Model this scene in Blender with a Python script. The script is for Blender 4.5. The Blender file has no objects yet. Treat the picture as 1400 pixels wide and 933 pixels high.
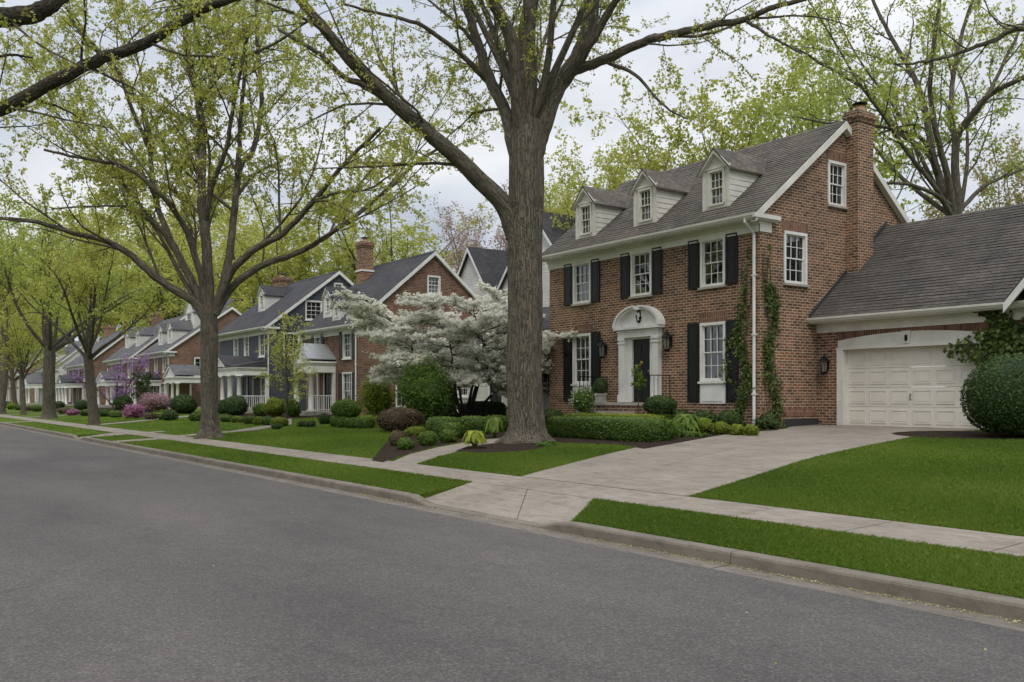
import bpy, math, random
import numpy as np
from mathutils import Vector
PI = math.pi
R = math.radians
scene = bpy.context.scene
COL = scene.collection

# ------------------------------------------------------------------ survey
# world axes: the street runs along X (houses to the left are at -X), the houses stand at +Y, the camera is at the origin
FL = 1265.0; CX = 700.0; HY = 544.0; CH = 1.6
FW = np.array([-0.818, 0.5752, 0.0]); RT = np.array([0.5752, 0.818, 0.0])
GP = [(-400, 2.0), (-60, .6), (-12, .35), (-3.5, .12), (-3.3, -.02), (6.80, -.02), (6.84, .12), (8.36, .18), (9.33, .22), (20.9, .70), (23.5, .78), (60, 1.4), (600, 4.0)]
GY = np.array([p[0] for p in GP]); GZ = np.array([p[1] for p in GP])
def zg(y):
    return float(np.interp(y, GY, GZ))
def atY(px, Y):
    "X and depth of the sight line through column px where it meets the plane Y"
    r = (px - CX) / FL
    Z = Y / (.5752 + .818 * r)
    return Z * (-.818 + .5752 * r), Z
def W(px, py, Z):
    r = (px - CX) / FL
    p = Z * FW + r * Z * RT
    return (float(p[0]), float(p[1]), CH + (HY - py) / FL * Z)
def G(px, py):
    "point of the ground seen at px, py"
    r = (px - CX) / FL; s = (py - HY) / FL
    lo, hi = 3.0, 600.0
    for _ in range(60):
        m = .5 * (lo + hi)
        if CH - s * m > zg(m * (.5752 + .818 * r)): lo = m
        else: hi = m
    Z = lo
    p = Z * FW + r * Z * RT
    return float(p[0]), float(p[1]), Z

# ------------------------------------------------------------------ naming
def tag(o, label=None, cat=None, group=None, kind=None):
    if label: o['label'] = label
    if cat: o['category'] = cat
    if group: o['group'] = group
    if kind: o['kind'] = kind
    return o
ORG = {}
def thing(name, loc, label, cat, group=None):
    o = bpy.data.objects.new(name, None); COL.objects.link(o)
    o.empty_display_size = .2
    o.location = loc; ORG[o.name] = np.array(loc, float)
    return tag(o, label, cat, group)
def link(name, me, parent=None, loc=None):
    o = bpy.data.objects.new(name, me); COL.objects.link(o)
    if parent is not None:
        o.parent = parent; ORG[o.name] = ORG.get(parent.name, np.zeros(3))
    if loc is not None: o.location = loc
    return o

# ------------------------------------------------------------------ mesh building
class MB:
    def __init__(s): s.v = []; s.f = []
    def add(s, vs, fs):
        n = len(s.v); s.v += [tuple(map(float, p)) for p in vs]
        s.f += [tuple(i + n for i in f) for f in fs]
    def poly(s, pts): s.add(pts, [tuple(range(len(pts)))])
    def box(s, x0, x1, y0, y1, z0, z1):
        s.add([(x0,y0,z0),(x1,y0,z0),(x1,y1,z0),(x0,y1,z0),(x0,y0,z1),(x1,y0,z1),(x1,y1,z1),(x0,y1,z1)],
              [(0,3,2,1),(4,5,6,7),(0,1,5,4),(1,2,6,5),(2,3,7,6),(3,0,4,7)])
    def prism(s, pts, vec):
        n = len(pts); a = [np.array(p, float) for p in pts]; b = [p + np.array(vec, float) for p in a]
        s.add(a + b, [tuple(range(n))[::-1], tuple(range(n, 2*n))] + [(i, (i+1) % n, n + (i+1) % n, n + i) for i in range(n)])
    def tube(s, pts, rad, n=8, cap=True):
        pts = [np.array(p, float) for p in pts]
        if not hasattr(rad, '__len__'): rad = [rad] * len(pts)
        vs = []
        for i, p in enumerate(pts):
            t = pts[min(i+1, len(pts)-1)] - pts[max(i-1, 0)]; t /= np.linalg.norm(t) + 1e-9
            ref = np.array([1., 0, 0]) if abs(t[2]) > .9 else np.array([0, 0, 1.])
            a = np.cross(ref, t); a /= np.linalg.norm(a); b = np.cross(t, a)
            for k in range(n):
                q = 2*PI*k/n
                vs.append(p + rad[i] * (math.cos(q)*a + math.sin(q)*b))
        fs = [(i*n+k, i*n+(k+1) % n, (i+1)*n+(k+1) % n, (i+1)*n+k) for i in range(len(pts)-1) for k in range(n)]
        if cap: fs += [tuple(range(n))[::-1], tuple(range((len(pts)-1)*n, len(pts)*n))]
        s.add(vs, fs)
    def lathe(s, c, prof, n=14):
        vs = [(c[0]+r*math.cos(2*PI*k/n), c[1]+r*math.sin(2*PI*k/n), z) for r, z in prof for k in range(n)]
        m = len(prof)
        fs = [(i*n+k, i*n+(k+1) % n, (i+1)*n+(k+1) % n, (i+1)*n+k) for i in range(m-1) for k in range(n)]
        fs += [tuple(range(n))[::-1], tuple(range((m-1)*n, m*n))]
        s.add(vs, fs)
    def build(s, name, mat, parent=None, smooth=False, bevel=0):
        if not s.f: return None
        org = ORG.get(parent.name, np.zeros(3)) if parent is not None else np.zeros(3)
        V = np.array(s.v)
        me = bpy.data.meshes.new(name)
        me.from_pydata((V - org).tolist(), [], s.f)
        uv = me.uv_layers.new(name='UVMap')
        out = np.zeros((len(me.loops), 2)); li = 0
        for f in s.f:
            P = V[list(f)]; n = np.zeros(3)
            for i in range(len(f)):
                a = P[i]; b = P[(i+1) % len(f)]; n += np.cross(a, b)
            l = np.linalg.norm(n); n = n / l if l > 1e-12 else np.array([0, 0, 1.])
            if abs(n[2]) > .985: t = np.array([1., 0, 0]); b = np.array([0, 1., 0])
            else:
                t = np.array([-n[1], n[0], 0]); t /= np.linalg.norm(t)
                if abs(t[0]) > abs(t[1]):
                    t = t * (1 if t[0] > 0 else -1)
                else: t = t * (1 if t[1] > 0 else -1)
                b = np.cross(n, t); b = b * (1 if b[2] > 0 else -1)
            out[li:li+len(f), 0] = P @ t; out[li:li+len(f), 1] = P @ b; li += len(f)
        uv.data.foreach_set('uv', out.ravel())
        mats = mat if isinstance(mat, (list, tuple)) else [mat]
        for m in mats: me.materials.append(m)
        if smooth: me.polygons.foreach_set('use_smooth', [True]*len(me.polygons))
        me.update()
        o = link(name, me, parent)
        if bevel:
            b = o.modifiers.new('bev', 'BEVEL'); b.width = bevel; b.segments = 2; b.limit_method = 'ANGLE'
        return o

def npmesh(name, V, quads, mats, attrs=None, smooth=False, tris=False, midx=None):
    "fast mesh from arrays; attrs: name -> (type, per vertex array)"
    k = 3 if tris else 4
    me = bpy.data.meshes.new(name)
    F = np.asarray(quads, np.int32)
    me.vertices.add(len(V)); me.vertices.foreach_set('co', np.asarray(V, np.float32).ravel())
    me.loops.add(F.size); me.loops.foreach_set('vertex_index', F.ravel())
    me.polygons.add(len(F))
    me.polygons.foreach_set('loop_start', np.arange(0, F.size, k, dtype=np.int32))
    me.polygons.foreach_set('loop_total', np.full(len(F), k, np.int32))
    if smooth: me.polygons.foreach_set('use_smooth', np.ones(len(F), bool))
    for m in mats: me.materials.append(m)
    if midx is not None: me.polygons.foreach_set('material_index', np.asarray(midx, np.int32))
    for an, (ty, arr) in (attrs or {}).items():
        a = me.attributes.new(an, ty, 'POINT')
        a.data.foreach_set('vector' if ty == 'FLOAT_VECTOR' else 'value', np.asarray(arr, np.float32).ravel())
    me.update(calc_edges=True); me.validate()
    return me

# ------------------------------------------------------------------ materials
class NT:
    def __init__(s, name):
        s.m = bpy.data.materials.new(name); s.m.use_nodes = True
        s.t = s.m.node_tree; s.n = s.t.nodes; s.n.clear()
        s.out = s.n.new('ShaderNodeOutputMaterial')
        s.b = s.n.new('ShaderNodeBsdfPrincipled'); s.l(s.b, 0, s.out, 0)
    def l(s, a, ao, b, bi): s.t.links.new(a.outputs[ao], b.inputs[bi])
    def new(s, ty, **k):
        n = s.n.new('ShaderNode' + ty)
        for a, v in k.items(): setattr(n, a, v)
        return n
    def noise(s, scale, detail=3, rough=.55, vec=None, dim='3D'):
        n = s.new('TexNoise'); n.inputs['Scale'].default_value = scale; n.inputs['Detail'].default_value = detail
        n.inputs['Roughness'].default_value = rough
        if vec is not None: s.t.links.new(vec, n.inputs['Vector'])
        return n
    def ramp(s, fac, stops):
        n = s.new('ValToRGB'); e = n.color_ramp.elements
        while len(e) < len(stops): e.new(.5)
        for i, (p, c) in enumerate(stops):
            e[i].position = p; e[i].color = (*c, 1) if len(c) == 3 else c
        s.t.links.new(fac, n.inputs[0]); return n
    def mix(s, fac, a, b, blend='MIX'):
        n = s.new('Mix'); n.data_type = 'RGBA'; n.blend_type = blend
        for i, v in ((0, fac), (6, a), (7, b)):
            if hasattr(v, 'is_output') or isinstance(v, bpy.types.NodeSocket): s.t.links.new(v, n.inputs[i])
            elif i == 0: n.inputs[0].default_value = v
            else: n.inputs[i].default_value = (*v, 1)
        return n.outputs[2]
    def math(s, op, a, b=0.0):
        n = s.new('Math'); n.operation = op
        for i, v in enumerate((a, b)):
            if isinstance(v, bpy.types.NodeSocket): s.t.links.new(v, n.inputs[i])
            else: n.inputs[i].default_value = v
        return n.outputs[0]
    def bump(s, h, strength=.5, dist=.01):
        n = s.new('Bump'); n.inputs['Strength'].default_value = strength; n.inputs['Distance'].default_value = dist
        s.t.links.new(h, n.inputs['Height']); s.t.links.new(n.outputs[0], s.b.inputs['Normal']); return n
    def col(s, c):
        if isinstance(c, bpy.types.NodeSocket): s.t.links.new(c, s.b.inputs['Base Color'])
        else: s.b.inputs['Base Color'].default_value = (*c, 1)
    def rough(s, r, spec=.5): s.b.inputs['Roughness'].default_value = r; s.b.inputs['Specular IOR Level'].default_value = spec
    def obj(s): return s.new('TexCoord').outputs['Object']
    def pos(s): return s.new('NewGeometry').outputs['Position']
    def uv(s): return s.new('TexCoord').outputs['UV']
    def mapping(s, vec, scale):
        n = s.new('Mapping'); n.inputs['Scale'].default_value = scale; s.t.links.new(vec, n.inputs['Vector']); return n.outputs[0]

def m_paint(name, c, rough=.5, var=.12, bump=.1):
    t = NT(name); p = t.pos()
    n1 = t.noise(1.7, 5, .6, p); n2 = t.noise(35, 3, .6, t.mapping(p, (1, 1, .25)))
    d = tuple(x*(1-var*1.6) for x in c); l = tuple(min(1, x*(1+var*.4)) for x in c)
    a = t.ramp(n1.outputs[0], [(.3, d), (.62, l)])
    cc = t.mix(.25, a.outputs[0], t.ramp(n2.outputs[0], [(.35, d), (.6, l)]).outputs[0])
    t.col(cc); t.rough(rough, .35); t.bump(n2.outputs[0], bump, .004)
    return t.m
def m_brick(name, c1, c2, mortar, bw=.215, rh=.075, ms=.011, soldier=False):
    t = NT(name); uv = t.uv()
    b = t.new('TexBrick'); t.t.links.new(uv, b.inputs['Vector'])
    b.inputs['Scale'].default_value = 1; b.inputs['Brick Width'].default_value = bw; b.inputs['Row Height'].default_value = rh
    b.inputs['Mortar Size'].default_value = ms; b.inputs['Mortar Smooth'].default_value = .25; b.inputs['Bias'].default_value = -.1
    if soldier: b.offset = 0
    b.inputs['Color1'].default_value = (*c1, 1); b.inputs['Color2'].default_value = (*c2, 1); b.inputs['Mortar'].default_value = (*mortar, 1)
    p = t.pos()
    big = t.noise(.55, 5, .65, p); mid = t.noise(7, 4, .6, p); fine = t.noise(90, 2, .5, p)
    c = t.mix(1.0, b.outputs[0], t.ramp(big.outputs[0], [(.3, (.70, .72, .74)), (.7, (1.15, 1.08, 1.0))]).outputs[0], 'MULTIPLY')
    c = t.mix(1.0, c, t.ramp(mid.outputs[0], [(.3, (.72, .72, .72)), (.7, (1.22, 1.18, 1.12))]).outputs[0], 'MULTIPLY')
    # every so often a burnt dark brick or a pale one
    b2 = t.new('TexBrick'); t.t.links.new(uv, b2.inputs['Vector'])
    for k in ('Scale', 'Brick Width', 'Row Height', 'Mortar Size'): b2.inputs[k].default_value = b.inputs[k].default_value
    b2.inputs['Bias'].default_value = -.62; b2.inputs['Mortar Size'].default_value = 0
    b2.inputs['Color1'].default_value = (1, 1, 1, 1); b2.inputs['Color2'].default_value = (.35, .33, .34, 1); b2.offset = b.offset
    c = t.mix(1.0, c, b2.outputs[0], 'MULTIPLY')
    t.col(c); t.rough(.9, .2)
    h = t.math('ADD', t.math('MULTIPLY', b.outputs['Fac'], -1.0), t.math('MULTIPLY', fine.outputs[0], .35))
    t.bump(h, .8, .008)
    return t.m
def m_shingle(name, c, var=.45):
    t = NT(name); uv = t.uv()
    b = t.new('TexBrick'); t.t.links.new(uv, b.inputs['Vector'])
    b.inputs['Scale'].default_value = 1; b.inputs['Brick Width'].default_value = .24; b.inputs['Row Height'].default_value = .14
    b.inputs['Mortar Size'].default_value = .008; b.inputs['Mortar Smooth'].default_value = .1; b.inputs['Bias'].default_value = 0
    b.inputs['Color1'].default_value = (*[x*(1+var*.45) for x in c], 1); b.inputs['Color2'].default_value = (*[x*(1-var*.5) for x in c], 1)
    b.inputs['Mortar'].default_value = (*[x*.5 for x in c], 1)
    p = t.pos(); big = t.noise(.8, 5, .65, p); fine = t.noise(60, 2, .6, p)
    cc = t.mix(1.0, b.outputs[0], t.ramp(big.outputs[0], [(.3, (.75, .75, .78)), (.7, (1.2, 1.16, 1.1))]).outputs[0], 'MULTIPLY')
    cc = t.mix(1.0, cc, t.ramp(fine.outputs[0], [(.3, (.8, .8, .8)), (.7, (1.2, 1.2, 1.2))]).outputs[0], 'MULTIPLY')
    t.col(cc); t.rough(.92, .2)
    sep = t.new('SeparateXYZ'); t.t.links.new(uv, sep.inputs[0])
    saw = t.math('FRACT', t.math('DIVIDE', sep.outputs[1], .14))
    h = t.math('ADD', t.math('MULTIPLY', saw, -1.0), t.math('ADD', t.math('MULTIPLY', b.outputs['Fac'], -.4), t.math('MULTIPLY', fine.outputs[0], .4)))
    t.bump(h, .8, .018)
    return t.m
def m_leaf(name, dark, mid, light, trans=.35, rough=.55):
    t = NT(name)
    a = t.new('Attribute', attribute_name='tint')
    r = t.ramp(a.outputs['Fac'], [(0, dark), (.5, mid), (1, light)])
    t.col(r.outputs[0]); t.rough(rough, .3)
    tr = t.new('BsdfTranslucent'); t.l(r, 0, tr, 0)
    mx = t.new('MixShader'); mx.inputs[0].default_value = trans
    t.l(t.b, 0, mx, 1); t.l(tr, 0, mx, 2); t.l(mx, 0, t.out, 0)
    return t.m
def m_bark(name, c, depth=.05):
    t = NT(name)
    a = t.new('Attribute', attribute_name='bk'); v = a.outputs['Vector']
    n1 = t.noise(17, 5, .7, t.mapping(v, (1, 1, .16))); n2 = t.noise(2.2, 4, .6, t.pos())
    vo = t.new('TexVoronoi'); vo.feature = 'DISTANCE_TO_EDGE'; vo.inputs['Scale'].default_value = 21
    w = t.noise(9, 3, .6, v); mv = t.new('VectorMath'); mv.operation = 'MULTIPLY_ADD'
    t.t.links.new(w.outputs[1], mv.inputs[0]); mv.inputs[1].default_value = (.08, .08, .10); t.t.links.new(t.mapping(v, (1, 1, .11)), mv.inputs[2])
    t.t.links.new(mv.outputs[0], vo.inputs['Vector'])
    fis = t.ramp(vo.outputs[0], [(.0, (0, 0, 0)), (.12, (1, 1, 1))])
    cc = t.ramp(n1.outputs[0], [(.25, tuple(x*.50 for x in c)), (.55, c), (.8, tuple(x*1.5 for x in c))])
    c2 = t.mix(1.0, cc.outputs[0], t.ramp(n2.outputs[0], [(.3, (.8, .85, .78)), (.7, (1.15, 1.1, 1.08))]).outputs[0], 'MULTIPLY')
    c3 = t.mix(1.0, c2, t.ramp(vo.outputs[0], [(0, (.5, .48, .46)), (.1, (1, 1, 1))]).outputs[0], 'MULTIPLY')
    t.col(c3); t.rough(.95, .15)
    h = t.math('ADD', t.math('MULTIPLY', fis.outputs[0], .8), n1.outputs[0])
    t.bump(h, 1.0, depth)
    return t.m
def m_flat(name, c, rough=.5, metal=0.0, spec=.5):
    t = NT(name); p = t.pos(); n = t.noise(18, 4, .6, p)
    t.col(t.ramp(n.outputs[0], [(.3, tuple(x*.75 for x in c)), (.7, tuple(x*1.2 for x in c))]).outputs[0])
    t.rough(rough, spec); t.b.inputs['Metallic'].default_value = metal; t.bump(n.outputs[0], .08, .003)
    return t.m
def m_glass(name, see=True):
    t = NT(name); p = t.pos(); n = t.noise(1.3, 2, .5, p)
    t.n.remove(t.b)
    g = t.new('BsdfGlossy'); g.inputs['Roughness'].default_value = .02; g.inputs[0].default_value = (.66, .70, .69, 1)
    if see:
        d = t.new('BsdfTransparent'); d.inputs[0].default_value = (.55, .60, .57, 1)
    else:
        d = t.new('BsdfDiffuse'); d.inputs[0].default_value = (.018, .02, .022, 1)
    fr = t.new('Fresnel'); fr.inputs[0].default_value = 2.3
    b = t.new('Bump'); b.inputs['Strength'].default_value = .25; b.inputs['Distance'].default_value = .02
    t.t.links.new(n.outputs[0], b.inputs['Height']); t.l(b, 0, g, 'Normal'); t.l(b, 0, fr, 'Normal')
    mxm = t.math('MAXIMUM', fr.outputs[0], .20)
    mx = t.new('MixShader'); t.t.links.new(mxm, mx.inputs[0]); t.l(d, 0, mx, 1); t.l(g, 0, mx, 2); t.l(mx, 0, t.out, 0)
    return t.m
def m_asphalt():
    t = NT('asphalt'); p = t.pos()
    v = t.new('TexVoronoi'); v.inputs['Scale'].default_value = 75; t.t.links.new(p, v.inputs['Vector'])
    n1 = t.noise(210, 2, .6, p); n2 = t.noise(.35, 6, .6, t.mapping(p, (.5, 1.4, 1))); n3 = t.noise(4, 5, .7, p); n4 = t.noise(28, 3, .7, p)
    sp = t.ramp(v.outputs['Color'], [(.1, (.053, .048, .045)), (.55, (.098, .089, .085)), (.9, (.195, .179, .170))])
    c = t.mix(.4, sp.outputs[0], t.ramp(n1.outputs[0], [(.35, (.057, .051, .048)), (.65, (.172, .157, .150))]).outputs[0])
    c = t.mix(1.0, c, t.ramp(n2.outputs[0], [(.28, (.70, .70, .705)), (.72, (1.24, 1.225, 1.21))]).outputs[0], 'MULTIPLY')
    c = t.mix(1.0, c, t.ramp(n3.outputs[0], [(.3, (.9, .9, .9)), (.7, (1.09, 1.08, 1.07))]).outputs[0], 'MULTIPLY')
    c = t.mix(1.0, c, t.ramp(n4.outputs[0], [(.3, (.82, .82, .82)), (.7, (1.16, 1.15, 1.14))]).outputs[0], 'MULTIPLY')
    # hairline cracks
    vc = t.new('TexVoronoi'); vc.feature = 'DISTANCE_TO_EDGE'; vc.inputs['Scale'].default_value = .16
    wn = t.noise(1.1, 6, .7, p); mv = t.new('VectorMath'); mv.operation = 'MULTIPLY_ADD'
    t.t.links.new(wn.outputs[1], mv.inputs[0]); mv.inputs[1].default_value = (2.2, 2.2, 0); t.t.links.new(p, mv.inputs[2]); t.t.links.new(mv.outputs[0], vc.inputs['Vector'])
    c = t.mix(1.0, c, t.ramp(vc.outputs[0], [(0, (.62, .62, .62)), (.0016, (1, 1, 1))]).outputs[0], 'MULTIPLY')
    t.col(c); t.rough(.85, .3)
    t.bump(t.math('ADD', v.outputs['Distance'], n1.outputs[0]), .6, .006)
    return t.m
def m_concrete(name, c, joints=False):
    t = NT(name); p = t.pos()
    n1 = t.noise(.9, 6, .7, p); n2 = t.noise(45, 4, .65, p); n3 = t.noise(5, 5, .7, t.mapping(p, (.6, 1.6, 1)))
    a = t.ramp(n1.outputs[0], [(.3, tuple(x*.78 for x in c)), (.68, tuple(x*1.12 for x in c))])
    cc = t.mix(1.0, a.outputs[0], t.ramp(n3.outputs[0], [(.30, (.66, .64, .61)), (.52, (1.0, 1.0, 1.0)), (.75, (1.1, 1.09, 1.07))]).outputs[0], 'MULTIPLY')
    cc = t.mix(1.0, cc, t.ramp(n2.outputs[0], [(.3, (.85, .85, .85)), (.7, (1.12, 1.12, 1.12))]).outputs[0], 'MULTIPLY')
    t.col(cc); t.rough(.9, .25); t.bump(n2.outputs[0], .35, .006)
    return t.m
def m_lawn():
    t = NT('lawn'); p = t.pos()
    n1 = t.noise(.5, 5, .65, p); n2 = t.noise(26, 4, .7, p); n3 = t.noise(3.5, 4, .7, p)
    a = t.ramp(n1.outputs[0], [(.3, (.062, .115, .011)), (.7, (.112, .175, .018))])
    c = t.mix(1.0, a.outputs[0], t.ramp(n2.outputs[0], [(.3, (.5, .55, .5)), (.7, (1.4, 1.35, 1.2))]).outputs[0], 'MULTIPLY')
    c = t.mix(1.0, c, t.ramp(n3.outputs[0], [(.3, (.80, .86, .8)), (.7, (1.32, 1.16, 1.1))]).outputs[0], 'MULTIPLY')
    t.col(c); t.rough(.95, .1); t.bump(n2.outputs[0], .9, .04)
    return t.m
def m_mulch():
    t = NT('mulch'); p = t.pos()
    v = t.new('TexVoronoi'); v.inputs['Scale'].default_value = 38; t.t.links.new(t.mapping(p, (1, .6, 1)), v.inputs['Vector']); n = t.noise(6, 4, .7, p)
    c = t.mix(.4, t.ramp(v.outputs['Color'], [(.2, (.018, .012, .009)), (.6, (.045, .03, .022)), (.95, (.10, .07, .05))]).outputs[0],
              t.ramp(n.outputs[0], [(.3, (.02, .014, .01)), (.7, (.06, .042, .032))]).outputs[0])
    t.col(c); t.rough(1, .1); t.bump(v.outputs['Distance'], 1, .03)
    return t.m

M = {}
M['brick'] = m_brick('red_brown_brick', (.248, .110, .062), (.108, .058, .042), (.42, .365, .28), .235, .084, .0155)
M['soldier'] = m_brick('soldier_brick', (.235, .118, .08), (.16, .078, .055), (.33, .27, .21), bw=.075, rh=.4, soldier=True)
M['brick_far'] = m_brick('far_red_brick', (.215, .098, .066), (.125, .062, .047), (.33, .27, .21), .235, .084, .014)
M['brick_orange'] = m_brick('chimney_brick', (.235, .105, .062), (.115, .058, .042), (.40, .33, .25), .235, .084, .015)
M['shingle'] = m_shingle('brown_grey_shingle', (.150, .136, .118))
M['shingle_dark'] = m_shingle('charcoal_shingle', (.072, .072, .078), .35)
M['shingle_grey'] = m_shingle('grey_shingle', (.13, .13, .135), .35)
M['trim'] = m_paint('cream_trim_paint', (.70, .675, .61), .5)
M['white'] = m_paint('white_paint', (.74, .73, .69), .45)
M['siding'] = m_paint('cream_siding', (.66, .635, .565), .55)
M['siding_white'] = m_paint('white_siding', (.62, .60, .55), .6)
M['siding_blue'] = m_paint('slate_blue_siding', (.062, .071, .090), .6)
M['garage_door'] = m_paint('garage_door_paint', (.71, .67, .59), .45, .07)
M['black'] = m_paint('black_shutter_paint', (.011, .011, .013), .38, .2)
M['iron'] = m_flat('black_iron', (.014, .014, .015), .4, .6)
M['dark'] = m_flat('dark_board', (.030, .032, .036), .7)
M['glass'] = m_glass('clear_pane', True)
M['glass_dark'] = m_glass('dark_pane', False)
M['lamp_glass'] = m_flat('lamp_glass', (.22, .21, .18), .15)
M['curtain'] = m_paint('linen_curtain', (.26, .26, .23), .9)
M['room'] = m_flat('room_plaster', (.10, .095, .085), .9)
M['stone'] = m_concrete('limestone', (.40, .37, .32))
M['metal_pale'] = m_flat('zinc', (.35, .36, .37), .45, .4)
M['terracotta'] = m_flat('terracotta', (.40, .25, .16), .8)
M['brass'] = m_flat('brass', (.5, .36, .12), .3, .9)
M['asphalt'] = m_asphalt()
M['concrete'] = m_concrete('pavement_concrete', (.285, .247, .200))
M['kerbstone'] = m_concrete('kerb_concrete', (.20, .175, .140))
M['gutter'] = m_concrete('gutter_concrete', (.185, .165, .135))
M['joint'] = m_flat('joint_filler', (.045, .04, .035), .95)
M['lawn'] = m_lawn(); M['mulch'] = m_mulch()
M['bark'] = m_bark('grey_bark', (.178, .156, .125), .03)
M['bark_dark'] = m_bark('dark_bark', (.095, .083, .066), .03)
M['bark_thin'] = m_flat('twig_bark', (.105, .090, .066), .95, 0, .1)
M['grass'] = m_leaf('grass_blade', (.075, .135, .013), (.145, .225, .023), (.28, .32, .07), .40, .6)
M['leaf_spring'] = m_leaf('spring_leaf', (.26, .285, .05), (.45, .47, .09), (.63, .62, .17), .52)
M['leaf_yellow'] = m_leaf('yellow_green_leaf', (.33, .345, .07), (.51, .525, .115), (.65, .64, .19), .52)
M['leaf_green'] = m_leaf('fresh_green_leaf', (.22, .29, .05), (.39, .46, .09), (.56, .60, .16), .52)
M['leaf_pink'] = m_leaf('rosy_bud', (.25, .17, .14), (.42, .30, .245), (.55, .43, .36), .45)
M['leaf_tan'] = m_leaf('tan_bud', (.25, .21, .085), (.42, .37, .14), (.55, .50, .22), .5)
M['box'] = m_leaf('boxwood_leaf', (.032, .066, .010), (.085, .145, .016), (.22, .29, .04), .2)
M['box_dark'] = m_leaf('yew_leaf', (.020, .042, .010), (.050, .088, .017), (.115, .165, .030), .15)
M['box_lime'] = m_leaf('lime_leaf', (.085, .12, .011), (.20, .255, .022), (.39, .43, .05), .35)
M['shrub_green'] = m_leaf('shrub_leaf', (.045, .090, .012), (.105, .180, .022), (.24, .31, .05), .35)
M['barberry'] = m_leaf('barberry_leaf', (.055, .038, .020), (.125, .088, .045), (.22, .17, .08), .2)
M['azalea'] = m_leaf('azalea_bloom', (.22, .07, .14), (.42, .17, .30), (.58, .32, .44), .3)
M['azalea_pale'] = m_leaf('pale_azalea_bloom', (.20, .12, .12), (.46, .27, .30), (.62, .44, .46), .3)
M['redbud'] = m_leaf('redbud_bloom', (.22, .11, .26), (.40, .22, .45), (.56, .36, .60), .35)
M['dogwood'] = m_leaf('dogwood_bloom', (.80, .79, .66), (.93, .915, .81), (.95, .94, .87), .55)
M['ivy'] = m_leaf('ivy_leaf', (.030, .058, .012), (.075, .120, .022), (.165, .215, .05), .3)
M['petal_litter'] = m_leaf('fallen_seed', (.20, .17, .05), (.40, .36, .12), (.55, .5, .25), .2)
# ------------------------------------------------------------------ leaves, branches, shrubs
def unit(a): return a / (np.linalg.norm(a, axis=-1, keepdims=True) + 1e-9)
def leaf_arrays(rng, P, S, up=.35, droop=.25, wide=.36, tint=None, nrm=None):
    n = len(P)
    N = rng.normal(size=(n, 3)); N = unit(N); N[:, 2] += up
    if nrm is not None: N = N * .8 + nrm
    N = unit(N)
    A = unit(rng.normal(size=(n, 3)) + np.array([0, 0, -droop])); A = unit(A - N * (A * N).sum(1, keepdims=True))
    B = np.cross(N, A); S = S[:, None]
    fold = N * S * .08
    V = np.empty((n, 4, 3))
    V[:, 0] = P; V[:, 1] = P + A*S*.45 + B*S*wide + fold; V[:, 2] = P + A*S; V[:, 3] = P + A*S*.45 - B*S*wide + fold
    if tint is None: tint = rng.random(n)
    return V.reshape(-1, 3), np.repeat(np.clip(tint, 0, 1), 4)
def leaf_mesh(name, V, T, mat):
    return npmesh(name, V, np.arange(len(V)).reshape(-1, 4), [mat], {'tint': ('FLOAT', T)})

def smooth_path(P, n=5):
    P = np.asarray(P, float)
    if len(P) < 3: return np.array([P[0] + (P[-1]-P[0])*t for t in np.linspace(0, 1, n+1)])
    Q = np.vstack([2*P[0]-P[1], P, 2*P[-1]-P[-2]]); out = []
    for i in range(len(P)-1):
        a, b, c, d = Q[i:i+4]
        for t in np.arange(n)/n:
            out.append(.5*((2*b)+(c-a)*t+(2*a-5*b+4*c-d)*t*t+(3*b-a-3*c+d)*t**3))
    out.append(P[-1]); return np.array(out)

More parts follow.
